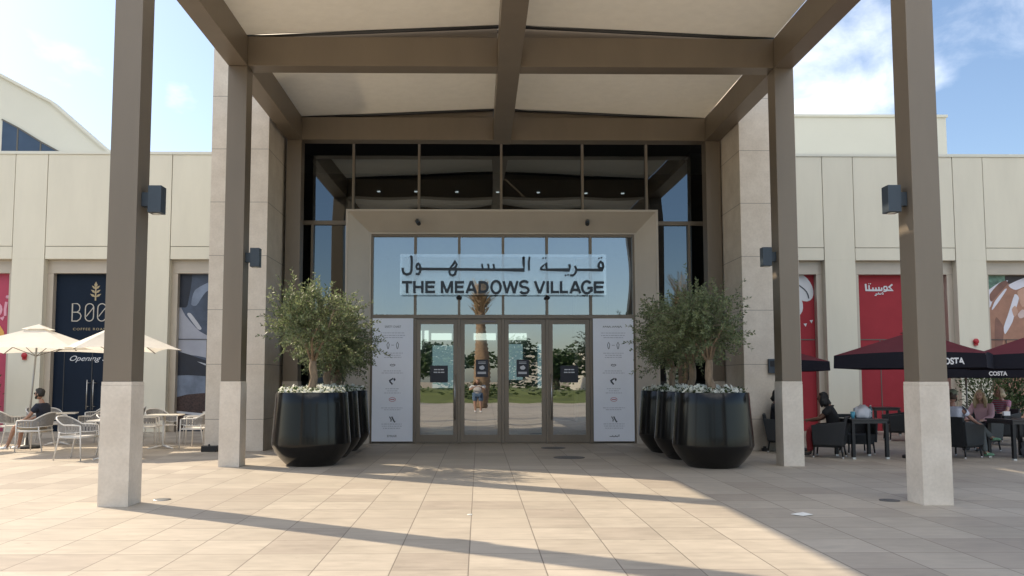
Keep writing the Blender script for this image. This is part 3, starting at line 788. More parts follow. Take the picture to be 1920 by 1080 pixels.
# ------------------------------------------------------------------ the sign over the doors
YG = 19.10
sign = thing("entrance_sign", "clear panel with dark Arabic and English village name letters above the doors", "sign", (0.57, YG, 3.46))
m = M(); m.box(-1.86, 3.0, YG - 0.008, YG, 3.475, 4.44); m.build("clear_panel", SIGN_GLASS, sign)
m = M()
for x in (-1.7, 0.57, 2.85):
    for z in (3.55, 4.36): m.tube([(x, YG + 0.001, z), (x, 19.22, z)], 0.012, 8)
m.build("stand_off", STEEL, sign)
def sg(px, py, ox=745):
    X = ox + px / 9.6; Yp = 470 + py / 9.6
    return (-1.85 + (X - 752) * 4.85 / 382, 3.46 + (555 - (Yp + 0.0095 * (X - 752))) * 0.0129)
SP = south(YG - 0.010)
m = M()
LW = 0.058
def letter(ch, xa, xb):
    A = sg(xa, 782); B_ = sg(xb, 782); x0, x1, z0_, z1_ = A[0], B_[0], 3.515, 3.80; w = x1 - x0; h = LW / 2
    def seg(*pts): m.stroke([(x0 + px * w, z0_ + pz * (z1_ - z0_)) for px, pz in pts], LW, SP, 0.0, 0.022)
    hx, hz = h / w, h / (z1_ - z0_)
    def arc(cx_, cz, rx_, rz_, a0, a1, n=14): return [(cx_ + rx_ * math.cos(R(a0 + (a1 - a0) * i / n)), cz + rz_ * math.sin(R(a0 + (a1 - a0) * i / n))) for i in range(n + 1)]
    if ch in 'HELIDTM':
        if ch == 'I': seg((.5, 0), (.5, 1))
        elif ch == 'T': seg((.5, 0), (.5, 1 - 2 * hz)); seg((0, 1 - hz), (1, 1 - hz))
        else: seg((hx, 0), (hx, 1))
    if ch in 'HM': seg((1 - hx, 0), (1 - hx, 1))
    if ch == 'H': seg((2 * hx, .5), (1 - 2 * hx, .5))
    if ch in 'EL': seg((2 * hx, hz), (1, hz))
    if ch == 'E': seg((2 * hx, .52), (.93, .52)); seg((2 * hx, 1 - hz), (1, 1 - hz))
    if ch == 'M': seg((hx * 1.3, .97), (.5, .03)); seg((1 - hx * 1.3, .97), (.5, .03))
    if ch == 'A': seg((hx, 0), (.5 - hx * .2, 1)); seg((1 - hx, 0), (.5 + hx * .2, 1)); seg((.27, .28), (.73, .28))
    if ch == 'V': seg((hx, 1), (.5 - hx * .2, 0)); seg((1 - hx, 1), (.5 + hx * .2, 0))
    if ch == 'W': seg((hx, 1), (.27, 0)); seg((.5, 1), (.27, 0)); seg((.5, 1), (.73, 0)); seg((1 - hx, 1), (.73, 0))
    if ch == 'D': seg((2 * hx, 1 - hz), (.45, 1 - hz), *arc(.45, .5, .55 - hx, .5 - hz, 80, -80), (.45, hz), (2 * hx, hz))
    if ch == 'O': m.stroke([(x0 + px * w, z0_ + pz * (z1_ - z0_)) for px, pz in arc(.5, .5, .5 - hx, .5, 0, 345, 23)], LW, SP, 0.0, 0.022, closed=True)
    if ch == 'G': seg(*arc(.5, .5, .5 - hx, .5, 42, 318, 20), (1 - hx, .2), (1 - hx, .44)); seg((.55, .44), (1, .44))
    if ch == 'S': seg(*arc(.5, .75, .40, .25, 25, 255, 14), *arc(.5, .25, .42, .25, 75, -155, 14))
for ch, xa, xb in zip("THEMEADOWSVILLAGE", (95, 295, 510, 785, 1035, 1225, 1455, 1665, 1880, 2180, 2440, 2662, 2742, 2905, 3075, 3280, 3510), (280, 480, 685, 1005, 1200, 1432, 1640, 1872, 2172, 2362, 2650, 2716, 2890, 3050, 3288, 3492, 3690)):
    letter(ch, xa, xb)
m.build("lettering", LETTER, sign)
m = M()
def st(pts, w=0.056, ox=745, closed=False): m.stroke([sg(x, y, ox) for x, y in pts], w, SP, 0.0, 0.022, closed=closed)
def dot(x, y, ox, a=17):
    m.prism([sg(x - a, y, ox), sg(x, y - a, ox), sg(x + a, y, ox), sg(x, y + a, ox)], SP, 0.0, 0.022)
st([(262, 120), (268, 250), (262, 380), (240, 430), (180, 448), (130, 428), (108, 380), (108, 330)]); dot(255, 135, 745, 30)
st([(430, 345), (365, 345), (348, 310), (365, 265), (385, 252), (410, 275), (424, 345), (415, 400), (390, 440), (340, 432)], 0.05)
st([(420, 345), (1920, 345), (1950, 345)], 0.06)
st([(945, 345), (985, 285), (1045, 205), (1068, 255), (1050, 305), (985, 345)], 0.046); st([(945, 350), (938, 400), (955, 440), (995, 455), (1035, 438), (1062, 350)], 0.05)
for x in (1515, 1625, 1722): st([(x, 245), (x + 18, 335)], 0.045)
B = 940
st([(-30, 345), (395, 345), (390, 240), (386, 120)], 0.06, B); dot(390, 130, B, 30); st([(494, 110), (482, 210), (486, 350)], 0.045, B)
st([(690, 335), (700, 300), (745, 260), (790, 215), (800, 335), (690, 335)], 0.042, B); dot(738, 132, B); dot(784, 128, B)
st([(790, 335), (1205, 335), (1213, 280), (1205, 235)], 0.058, B); dot(1138, 430, B, 20); dot(1182, 422, B, 20)
st([(1305, 262), (1332, 335), (1310, 395), (1275, 430), (1215, 430)], 0.05, B)
st([(1320, 330), (1795, 330), (1812, 270), (1800, 210), (1765, 185), (1735, 215), (1725, 270), (1750, 300), (1800, 295)], 0.052, B); dot(1735, 122, B); dot(1780, 112, B)
m.build("arabic_lettering", LETTER, sign)

# ------------------------------------------------------------------ posters and stickers on the glass
def poster(x0, x1, label, title, latin):
    c = (x0 + x1) / 2; w = x1 - x0
    t = thing("poster", label, "poster", (c, 19.2, 0.03), "tall white notices beside the doors")
    m = M(); m.box(x0, x1, 19.196, 19.204, 0.05, 2.93); m.build("sheet", WHITE_PAPER, t)
    Q = south(19.1955)
    def Z(f): return 2.93 - f * 2.88
    r = random.Random(title)
    m = M(); k = M()
    def line(f, half, mm, h=0.012):
        x = c - half * w
        while x < c + half * w - 0.01:
            l = r.uniform(0.02, 0.075); e = min(x + l, c + half * w)
            mm.prism([(x, Z(f) - h / 2), (e, Z(f) - h / 2), (e, Z(f) + h / 2), (x, Z(f) + h / 2)], Q, 0.0, 0.001); x = e + 0.014
    if latin: word(k, "SAFETY CHART", Q, c - 0.2 * w, c + 0.2 * w, Z(0.078), Z(0.060), 0, 0.001)
    else:
        for u0, u1 in ((-.25, -.05), (-.02, .22)):
            zz = [(c + (u0 + (u1 - u0) * q / 12) * w, Z(0.07) + (0.022 if q % 3 == 1 else -0.004 if q % 4 else -0.016)) for q in range(13)]
            k.stroke(zz, 0.010, Q, 0, 0.001)
    for f, half in ((0.12, 0.3), (0.14, 0.3), (0.158, 0.24), (0.285, 0.25), (0.302, 0.2), (0.319, 0.21), (0.43, 0.22), (0.447, 0.27), (0.575, 0.17), (0.592, 0.12), (0.609, 0.2), (0.73, 0.27), (0.745, 0.2), (0.86, 0.26), (0.877, 0.25), (0.894, 0.22)):
        line(f, half, m)
    m.build("small_print", INK_GREY, t)
    # icons: two people apart, mask, elbow, covered face, washing hands
    for s_ in (-1, 1):
        x = c + s_ * 0.11
        k.stroke([(x, Z(.195)), (x + .028, Z(.215)), (x + .012, Z(.245)), (x, Z(.25)), (x - .012, Z(.245)), (x - .028, Z(.215))], 0.012, Q, 0, 0.001, closed=True)
    k.stroke([(c - .035, Z(.22)), (c + .035, Z(.22))], 0.008, Q, 0, 0.001)
    k.stroke([(c - .06, Z(.382)), (c - .03, Z(.375)), (c, Z(.38)), (c + .03, Z(.375)), (c + .06, Z(.382)), (c + .03, Z(.39)), (c - .03, Z(.39))], 0.012, Q, 0, 0.001, closed=True)
    k.stroke([(c - .05, Z(.525)), (c - .07, Z(.51)), (c + .02, Z(.49))], 0.03, Q, 0, 0.001); k.stroke([(c - .06, Z(.515)), (c + .0, Z(.54))], 0.035, Q, 0, 0.001); k.prism([(c + .02, Z(.50)), (c + .05, Z(.485)), (c + .075, Z(.50)), (c + .05, Z(.515))], Q, 0, 0.001)
    k.stroke([(c - .06, Z(.80)), (c - .02, Z(.825)), (c - .03, Z(.84))], 0.022, Q, 0, 0.001); k.stroke([(c - .01, Z(.80)), (c + .04, Z(.835)), (c + .07, Z(.845))], 0.03, Q, 0, 0.001)
    if latin: word(k, "EMAAR", Q, c - 0.11, c + 0.11, Z(0.965), Z(0.948), 0, 0.001)
    else:
        k.stroke([(c - .11, Z(.962)), (c - .05, Z(.962)), (c - .04, Z(.955)), (c - .03, Z(.963)), (c + .02, Z(.963)), (c + .03, Z(.954)), (c + .05, Z(.963)), (c + .08, Z(.963)), (c + .09, Z(.955))], 0.014, Q, 0, 0.001); k.stroke([(c + .11, Z(.963)), (c + .11, Z(.945))], 0.014, Q, 0, 0.001)
    k.build("dark_print", INK, t)
    m = M(); m.stroke([(c + .075 * math.cos(q * .449), Z(.662) + .045 * math.sin(q * .449)) for q in range(14)], 0.012, Q, 0, 0.001, closed=True); m.stroke([(c - .05, Z(.662)), (c + .05, Z(.662))], 0.02, Q, 0, 0.001)
    m.build("red_print", INK_RED, t)
poster(bx[0] + 0.05, bx[1] - 0.035, "tall white notice on the glass left of the doors, lettered in English", "a", True)
poster(bx[5] + 0.035, bx[6] - 0.05, "tall white notice right of the doors, half behind olive leaves, lettered in Arabic", "b", False)
NAVYS = mat("sticker_navy", (0.012, 0.015, 0.028), 0.4)
def sticker(c, z0, z1, w, label, icon):
    t = thing("door_sticker", label, "sticker", (c, 19.29, z0), "dark notices stuck on the glass doors")
    m = M(); m.box(c - w / 2, c + w / 2, 19.280, 19.284, z0, z1); m.build("sheet", NAVYS, t)
    Q = south(19.2795); m = M(); h = z1 - z0
    if icon:
        for f in (0.14, 0.22): m.stroke([(c - w * .3, z1 - f * h), (c + w * .3, z1 - f * h)], 0.012, Q, 0, 0.001)
        m.prism([(c - w * .2, z1 - .40 * h), (c - w * .05, z1 - .36 * h), (c + w * .08, z1 - .33 * h), (c + w * .2, z1 - .42 * h), (c + w * .22, z1 - .5 * h), (c + w * .1, z1 - .58 * h), (c - w * .08, z1 - .58 * h), (c - w * .22, z1 - .5 * h)], Q, 0, 0.001)
        for f in (0.73, 0.80): m.stroke([(c - w * .36, z1 - f * h), (c + w * .34, z1 - f * h)], 0.022, Q, 0, 0.001)
    else:
        for f, a in ((0.24, .28), (0.40, .30)):
            for x0, x1 in ((-a, -a * .3), (-a * .2, a * .25), (a * .35, a)): m.stroke([(c + w * x0, z1 - f * h), (c + w * x1, z1 - f * h)], 0.026, Q, 0, 0.001)
    m.build("white_print", PALEPRINT, t)
dm = [(bx[i] + bx[i + 1]) / 2 for i in range(6)]
sticker(dm[2] + 0.02, 1.55, 1.96, 0.29, "small dark notice with white crest on the inner left door, over the palm reflection", True)
sticker(dm[3] - 0.06, 1.55, 1.96, 0.29, "small dark notice with white crest on the inner right door, beside the palm reflection", True)
sticker(dm[1] + 0.05, 1.42, 1.82, 0.42, "wide dark notice with two white lines on the outer left glass door", False)
sticker(dm[4] - 0.0, 1.42, 1.82, 0.42, "wide dark notice with two white lines on the outer right glass door", False)

# ------------------------------------------------------------------ lamps, cameras, sensors, bells
def wall_lamp(x_wall, y, z, sgn, label):
    t = thing("wall_lamp", label, "wall lamp", (x_wall, y, z - 0.17), "grey box lamps on the canopy columns")
    a, b = sorted((x_wall + sgn * 0.09, x_wall + sgn * 0.25))
    m = M(); m.box(a, b, y - 0.082, y + 0.082, z - 0.165, z + 0.165); m.build("housing", LAMPGREY, t, bevel=0.005)
    a2, b2 = sorted((x_wall + sgn * 0.001, x_wall + sgn * 0.089))
    m = M(); m.box(a2, b2, y - 0.05, y + 0.05, z - 0.085, z + 0.085); m.build("bracket", LAMPGREY, t, bevel=0.004)
    m = M(); m.lathe([(0.055, 0), (0.05, 0.006)], ((a + b) / 2, y, z - 0.173), 20); m.build("lens", LENS, t)
wall_lamp(-4.085, 9.83, 3.65, 1, "grey box lamp on the front column beside the white terrace")
wall_lamp(-4.085, 14.23, 3.61, 1, "grey box lamp on the rear column near the potted olive with a lit crown")
wall_lamp(5.235, 9.83, 3.68, -1, "grey box lamp on the front column beside the burgundy parasol")
wall_lamp(5.235, 14.23, 3.64, -1, "grey box lamp on the rear column before the shaded stone pylon")
def camera_(x, label, dx):
    t = thing("security_camera", label, "camera", (x, 18.98, 5.2), "security cameras over the doors")
    m = M(); m.lathe([(0.05, 0), (0.05, 0.03), (0.03, 0.05)], (0, 0, 0), 16); b = m
    for i, v in enumerate(b.v): b.v[i] = (x + v[0], 19.0 - v[2], 5.21 + v[1])
    b.build("mount", DARKSTEEL, t)
    m = M(); m.tube([(x, 18.97, 5.22), (x + dx * .3, 18.88, 5.19)], 0.02, 8); m.tube([(x + dx * .1, 18.93, 5.20), (x + dx, 18.76, 5.10)], [0.05, 0.05], 14)
    m.build("barrel", LAMPGREY, t)
    m = M(); m.tube([(x + dx, 18.761, 5.1005), (x + dx * 1.03, 18.75, 5.094)], 0.038, 12); m.build("lens", BLACK, t)
camera_(-1.46, "security camera on the portal lintel over the English notice side, pointing down", 0.06)
camera_(2.55, "security camera on the portal lintel over the Arabic notice side, pointing down", -0.03)
for x, lb in ((-0.473, "black door sensor under the word MEADOWS of the sign"), (1.613, "black door sensor under the word VILLAGE of the sign")):
    m = M(); m.ball((x, 19.19, 3.42), (0.07, 0.05, 0.045), 14); m.box(x - 0.03, x + 0.03, 19.19, 19.225, 3.39, 3.46)
    tag(m.build("door_sensor", BLACK), lb, "sensor", "door sensors")
ALARM = mat("alarm_red", (0.42, 0.02, 0.03), 0.35)
for x, z, lb in ((-12.98, 2.18, "red round fire bell on the cream pier beside the cream parasol"), (14.4, 2.6, "red round fire bell on the cream pier above a burgundy parasol")):
    t = thing("fire_bell", lb, "fire bell", (x, 23.45, z))
    m = M(); m.ball((x, 23.45, z), (0.085, 0.05, 0.085), 18); m.build("gong", ALARM, t)
    m = M(); m.box(x - 0.05, x + 0.05, 23.44, 23.499, z - 0.12, z - 0.06); m.build("back_box", ALARM, t)

# ------------------------------------------------------------------ small things on the ground
for x, y, r, lb, mt in ((1.72, 15.68, 0.30, "round dark drain cover in the paving, the nearer of two by the doors", "d"), (1.62, 17.9, 0.27, "round dark drain cover in the paving, closest to the doors", "d"),
                        (5.02, 10.05, 0.12, "small dark floor cap beside the front column on the parasol side", "d")):
    m = M(); m.lathe([(r, 0), (r - 0.004, 0.006), (r - 0.02, 0.007)], (x, y, 0.001), 28); m.lathe([(r * 0.55, 0.009), (r * 0.5, 0.011)], (x, y, 0.001), 20)
    tag(m.build("drain_cover", DRAINM), lb, "drain cover")
for x, y, lb in ((-3.9, 10.22, "round steel uplight set in the paving beside the sunlit front column"), (-0.1, 9.05, "tiny round pale marker stud set in the open sunlit paving")):
    r = 0.11 if x < -1 else 0.03
    m = M(); m.lathe([(r, 0), (r - 0.004, 0.006), (r - 0.03 if r > .05 else r - .01, 0.007)], (x, y, 0.001), 24)
    tag(m.build("ground_light", STEEL if r > .05 else LENS), lb, "ground light")
m = M()
pp = [(3.40, 8.99, .008), (3.50, 8.90, .004), (3.63, 8.95, .012), (3.56, 9.05, .02), (3.47, 9.06, .006)]
m.add([(x, y, z) for x, y, z in pp] + [(x, y, z + 0.002) for x, y, z in pp], [(4, 3, 2, 1, 0), (5, 6, 7, 8, 9)] + [(i, (i + 1) % 5, 5 + (i + 1) % 5, 5 + i) for i in range(5)])
tag(m.build("paper_scrap", mat("scrap_paper", (0.75, 0.74, 0.7), 0.7)), "crumpled white paper scrap lying on the shaded paving", "paper")
m = M(); m.box(-5.72, -5.4, 17.0, 17.17, 0, 0.12); m.tube([(-5.56, 17.02, 0.11), (-5.56, 17.02, 0.16)], 0.02, 8)
tag(m.build("floodlight", BLACK, bevel=0.01), "small black floodlight at the foot of the sunlit stone pylon", "floodlight")
m = M(); m.box(5.9, 6.02, 17.05, 17.13, 0, 0.06); m.box(5.93, 5.99, 17.07, 17.11, 0.06, 0.1)
tag(m.build("floodlight", BLACK, bevel=0.008), "tiny black floodlight at the foot of the shaded stone pylon", "floodlight")
t = thing("intercom_box", "small dark blue control box on the shaded pylon", "control box", (6.2, 17.19, 1.65))
m = M(); m.box(6.10, 6.30, 17.13, 17.198, 1.62, 1.92); m.build("case", LAMPGREY, t, bevel=0.006)
m = M(); m.box(6.13, 6.27, 17.122, 17.129, 1.76, 1.88); m.build("screen", BLACK, t)

# ------------------------------------------------------------------ planters, flowers, olive trees
POTPROF = [(0.0, 0.0), (0.40, 0.0), (0.425, 0.012), (0.52, 0.11), (0.615, 0.23), (0.672, 0.34), (0.682, 0.372), (0.682, 0.392), (0.668, 0.56), (0.648, 0.82), (0.63, 1.06), (0.618, 1.25), (0.612, 1.262), (0.585, 1.262), (0.58, 1.25), (0.58, 1.17)]
def make_pot(name_label):
    t = thing("planter_pot", name_label, "planter", (0, 0, 0), "black lacquered planters by the entrance")
    m = M(); m.lathe(POTPROF, n=72); m.build("vessel", LACQUER, t, angle=28)
    m = M(); m.lathe([(0.579, 1.19), (0.3, 1.21), (0.0, 1.215)], n=36); m.build("soil", SOIL, t)
    return t
def make_flowers(seed, label):
    r = random.Random(seed)
    t = thing("flower_planting", label, "flowers", (0, 0, 1.21), "white flowers round the olive trunks")
    m = M(); g = M()
    for i in range(150):
        a = r.uniform(0, 6.283); d = 0.58 * math.sqrt(r.uniform(0.12, 1.0)); h = 1.235 + r.uniform(0.0, 0.085) + 0.035 * math.sin(3 * a + seed) + (0.03 if d < 0.45 else 0)
        c = Vector((d * math.cos(a), d * math.sin(a), h)); nrm = Vector((0.8 * math.cos(a) + r.uniform(-.5, .5), 0.8 * math.sin(a) + r.uniform(-.5, .5), r.uniform(0.1, 0.9))).normalized()
        u = nrm.orthogonal().normalized(); w = nrm.cross(u); R_ = r.uniform(0.036, 0.056); ph = r.uniform(0, 6)
        vs = [c - nrm * 0.012]
        for k in range(10):
            q = ph + k * 0.6283; rr = R_ if k % 2 == 0 else R_ * 0.62
            vs.append(c + (u * math.cos(q) + w * math.sin(q)) * rr + nrm * (0.004 if k % 2 else -0.004))
        m.add(vs, [(0, 1 + k, 1 + (k + 1) % 10) for k in range(10)])
    for i in range(520):
        a = r.uniform(0, 6.283); d = 0.585 * math.sqrt(r.uniform(0.02, 1.0)); c = Vector((d * math.cos(a), d * math.sin(a), 1.21 + r.uniform(0, 0.13)))
        u = Vector((r.uniform(-1, 1), r.uniform(-1, 1), r.uniform(-.2, .8))).normalized(); w = u.orthogonal().normalized(); L = r.uniform(0.04, 0.075)
        g.add([c, c + u * L * .5 + w * L * .28, c + u * L, c + u * L * .5 - w * L * .28], [(0, 1, 2, 3)])
    m.build("blossom", PETAL, t, fix=False); g.build("leaves", LEAF_MID, t, fix=False)
    return t
def make_olive(seed, label, top=3.25, rx=1.0, lean=0.0, fork=1.72, bias=(0, 0), twigs=450, droop=0.0):
    r = random.Random(seed)
    t = thing("olive_tree", label, "olive tree", (0, 0, 1.21), "olive trees in black planters")
    m = M()
    P0 = Vector((0, 0, 1.2)); P1 = Vector((lean, 0.03, fork + 0.1))
    path = [P0, P0.lerp(P1, .25) + Vector((r.uniform(-.03, .03), r.uniform(-.03, .03), 0)), P0.lerp(P1, .5) + Vector((r.uniform(-.04, .04), r.uniform(-.03, .03), 0)), P0.lerp(P1, .75) + Vector((r.uniform(-.03, .03), 0, 0)), P1]
    m.tube(path, [0.092, 0.072, 0.066, 0.068, 0.06], 12)
    limbs = []
    zc = (fork + top) / 2 - 0.05
    for k in range(7):
        a = k * 2.4 + r.uniform(-.4, .4); out = r.uniform(.3, .68) * rx
        e = Vector((P1.x + out * math.cos(a) + bias[0] * .5, out * math.sin(a) + bias[1] * .5, r.uniform(zc - .1, top - .35)))
        q = [P1 - Vector((0, 0, .08)), P1.lerp(e, .4) + Vector((r.uniform(-.08, .08), r.uniform(-.08, .08), r.uniform(0, .1))), e]
        m.tube(q, [0.03, 0.017, 0.006], 7); limbs += [q[1], q[1].lerp(q[2], .5), q[2]]
    m.build("trunk", BARK, t)
    tw = M(); lf = M()
    C = Vector((P1.x + bias[0], bias[1], zc + 0.02)); rz = (top - fork) / 2 + 0.12
    clumps = []
    for _ in range(24):
        a = r.uniform(0, 6.283); h = r.uniform(-.75, .95); q = math.sqrt(max(0, 1 - h * h)) * r.uniform(.55, 1)
        clumps.append(C + Vector((rx * q * math.cos(a), rx * q * math.sin(a), rz * h * .9)) * r.uniform(.55, .95) + C * 0 )
        clumps[-1] = C + (clumps[-1] - C)
    clumps = [C + Vector((rx * math.sqrt(1 - h * h) * math.cos(a), rx * math.sqrt(1 - h * h) * math.sin(a), rz * h)) * s_ for a, h, s_ in [(r.uniform(0, 6.283), r.uniform(-.62, .98), r.uniform(.3, .88)) for _ in range(44)]]
    for i in range(twigs):
        c = r.choice(clumps); wisp = i % 13 == 0
        p = c + Vector((r.gauss(0, .17), r.gauss(0, .17), r.gauss(0, .13)))
        src = min(limbs, key=lambda q: (q - p).length)
        d = (p - C); d = Vector((d.x / rx, d.y / rx, d.z / rz)).normalized() if d.length > 1e-3 else Vector((0, 0, 1))
        d = (d * 0.8 + (p - src).normalized() * 0.4 + Vector((r.uniform(-.6, .6), r.uniform(-.6, .6), r.uniform(-.35, .6) - droop))).normalized()
        L = r.uniform(.5, .85) if wisp else r.uniform(.2, .42)
        s0 = p - d * L * .35
        q = [s0, s0 + d * L * .5 + Vector((0, 0, r.uniform(-.02, .03))), s0 + d * L + Vector((0, 0, r.uniform(-.08, .05)))]
        if i % 7 == 0: tw.tube([src, src.lerp(s0, .6) + Vector((0, 0, .02)), s0], [.007, .005, .003], 4)
        tw.tube(q, [.0045, .0035, .0015], 4)
        n = int(L / (0.017 if not wisp else 0.028)); ax = d.orthogonal().normalized(); bx_ = d.cross(ax)
        for k in range(n):
            f = (k + r.random()) / n
            b = q[0].lerp(q[1], f * 2) if f < .5 else q[1].lerp(q[2], f * 2 - 1)
            an = k * 1.57 + r.uniform(-.4, .4); o = (ax * math.cos(an) + bx_ * math.sin(an))
            dr = (o * .8 + d * .65 + Vector((0, 0, r.uniform(-.15, .25)))).normalized(); sd = dr.cross(Vector((r.uniform(-1, 1), r.uniform(-1, 1), r.uniform(-1, 1)))).normalized()
            l = r.uniform(.05, .078); w = l * r.uniform(.17, .24)
            lf.add([b, b + dr * l * .45 + sd * w, b + dr * l, b + dr * l * .45 - sd * w], [(0, 1, 2, 3)])
    tw.build("twigs", TWIG, t, fix=False); lf.build("crown", OLIVE, t, fix=False)
    return t
pot0 = make_pot("x"); fl = [make_flowers(s, "x") for s in (3, 8)]
PX = [(-2.93, 14.42, "black lacquered planter beside the sunlit column, foremost of its row"), (-2.97, 15.86, "black lacquered planter, middle one behind the sunlit planter"), (-2.98, 17.3, "black lacquered planter tucked beside the English notice"),
      (4.0, 14.03, "black lacquered planter in shade beside the column, foremost of its row"), (4.0, 15.46, "black lacquered planter in shade, middle of its row"), (3.98, 16.9, "black lacquered planter tucked beside the Arabic notice")]
FL = ["white flowers glowing in sun in the front planter by the lit column", "white flowers in the middle planter of the sunlit row", "white flowers in the planter beside the English notice", "white flowers in the front planter of the shaded row", "white flowers in the middle planter of the shaded row", "white flowers in the planter beside the Arabic notice"]
OL = [("sunlit olive tree with pale wide crown in the foremost planter by the white terrace", dict(seed=11, top=3.02, rx=.86, fork=1.74, lean=.0)), ("olive tree with low dense crown in the middle planter of the sunlit row", dict(seed=12, top=2.7, rx=.58, lean=.05, fork=1.55, bias=(.1, 0))), ("olive tree with dark crown in the planter beside the English notice", dict(seed=13, top=2.6, rx=.56, lean=-.05, fork=1.5, bias=(.1, 0))),
      ("olive tree with broad grey green crown in the foremost shaded planter", dict(seed=24, top=2.98, rx=.76, lean=-.02, fork=1.72, bias=(-.1, 0))), ("olive tree with bent trunk in the middle planter of the shaded row", dict(seed=25, top=3.05, rx=.7, lean=.05, fork=1.7, bias=(-.1, 0))), ("olive tree in the planter beside the Arabic notice, leaves over it", dict(seed=26, top=3.0, rx=.72, lean=.08, fork=1.65, bias=(-.05, 0)))]
for i, (x, y, lb) in enumerate(PX):
    p = pot0 if i == 0 else copy_tree(pot0); place(p, (x, y, 0), i * 37, lb)
    f = fl[i] if i < 2 else copy_tree(fl[i % 2]); place(f, (x, y, 1.21), i * 67, FL[i])
    o = make_olive(label=OL[i][0], **OL[i][1]); place(o, (x, y, 1.21), 0)
# ------------------------------------------------------------------ white terrace furniture
WHITE_METAL = mat("white_metal", (0.66, 0.64, 0.60), 0.4, 0.0, var=0.03)
ROPE = mat("grey_rope", (0.27, 0.26, 0.25), 0.8, var=0.15, scale=40)
TABLETOP = mat("pale_tabletop", (0.60, 0.57, 0.51), 0.35, var=0.05, scale=3)
def white_chair():
    t = thing("terrace_armchair", "x", "chair", (0, 0, 0), "white rope armchairs on the sunny terrace")
    # faces +X; seat at 0.44, rail from the front legs rising round the back
    def rail(f, lo=0):
        a = math.pi * (f - 0.5)                         # f 0..1 runs from right front to left front
        x = -0.02 - 0.25 * math.cos(a) if 0.18 < f < 0.82 else 0.0
        return None
    top, low = [], []
    for i in range(25):
        f = i / 24; a = math.pi * (1.0 - f) - math.pi / 2       # +90..-90
        s_, c_ = math.sin(a), math.cos(a)
        x = -0.10 - 0.20 * c_ ** 0.8 if c_ > 1e-6 else -0.10
        y = 0.275 * (abs(s_) ** 0.75) * (1 if s_ > 0 else -1)
        b = max(0, c_) ** 0.9
        top.append((x - 0.05 * b, y, 0.645 + 0.155 * b)); low.append((x + 0.015, y * 0.97, 0.50 + 0.02 * b))
    front = [(0.23, 0.285, 0.64)]; frontr = [(0.23, -0.285, 0.64)]
    T = [(0.235, 0.283, 0.635), (0.1, 0.285, 0.645)] + top + [(0.1, -0.285, 0.645), (0.235, -0.283, 0.635)]
    Lo = [(0.235, 0.27, 0.52), (0.1, 0.272, 0.505)] + low + [(0.1, -0.272, 0.505), (0.235, -0.27, 0.52)]
    m = M(); m.tube(T, 0.014, 8); m.tube(Lo, 0.009, 6); m.build("arm_rail", WHITE_METAL, t)
    m = M()
    for i in range(len(T) - 1):
        A, B_, C_, D_ = Vector(T[i]), Vector(T[i + 1]), Vector(Lo[i + 1]), Vector(Lo[i])
        k = 3
        for j in range(k):
            f0, f1 = j / k + 0.05, (j + 0.80) / k + 0.02
            p, q = A.lerp(B_, f0), A.lerp(B_, f1); u, v = D_.lerp(C_, f0), D_.lerp(C_, f1)
            n = (q - p).cross(u - p).normalized() * 0.004
            m.hexa([p - n, q - n, q + n, p + n, u - n, v - n, v + n, u + n])
    m.build("rope_back", ROPE, t, fix=True)
    m = M(); m.box(-0.24, 0.235, -0.245, 0.245, 0.425, 0.445); m.build("seat", WHITE_METAL, t, bevel=0.008)
    for sy in (-1, 1):
        m = M(); m.tube([(0.235, sy * 0.283, 0.635), (0.255, sy * 0.275, 0.0)], [0.014, 0.012], 8); m.build("leg", WHITE_METAL, t)
        m = M(); m.tube([(-0.20, sy * 0.24, 0.52), (-0.21, sy * 0.24, 0.44), (-0.30, sy * 0.255, 0.0)], [0.014, 0.014, 0.012], 8); m.build("leg", WHITE_METAL, t)
    m = M(); m.tube([(0.24, -0.275, 0.42), (0.24, 0.275, 0.42)], 0.011, 6); m.tube([(-0.21, -0.24, 0.42), (-0.21, 0.24, 0.42)], 0.011, 6)
    for sy in (-1, 1): m.tube([(0.24, sy * 0.275, 0.415), (-0.21, sy * 0.24, 0.415)], 0.011, 6)
    m.build("seat_frame", WHITE_METAL, t)
    return t
def white_table():
    t = thing("terrace_table", "x", "table", (0, 0, 0), "white square tables on the sunny terrace")
    m = M(); m.box(-0.36, 0.36, -0.36, 0.36, 0.705, 0.73); m.build("table_top", TABLETOP, t, bevel=0.006)
    m = M(); m.tube([(0, 0, 0.04), (0, 0, 0.70)], 0.03, 10); m.build("stem", WHITE_METAL, t)
    m = M()
    for a in range(4):
        q = a * math.pi / 2 + math.pi / 4; c, s_ = math.cos(q), math.sin(q)
        m.tube([(0, 0, 0.06), (0.2 * c, 0.2 * s_, 0.035), (0.36 * c, 0.36 * s_, 0.014)], [0.026, 0.02, 0.013], 6)
    m.build("foot", WHITE_METAL, t)
    return t
wc = white_chair()
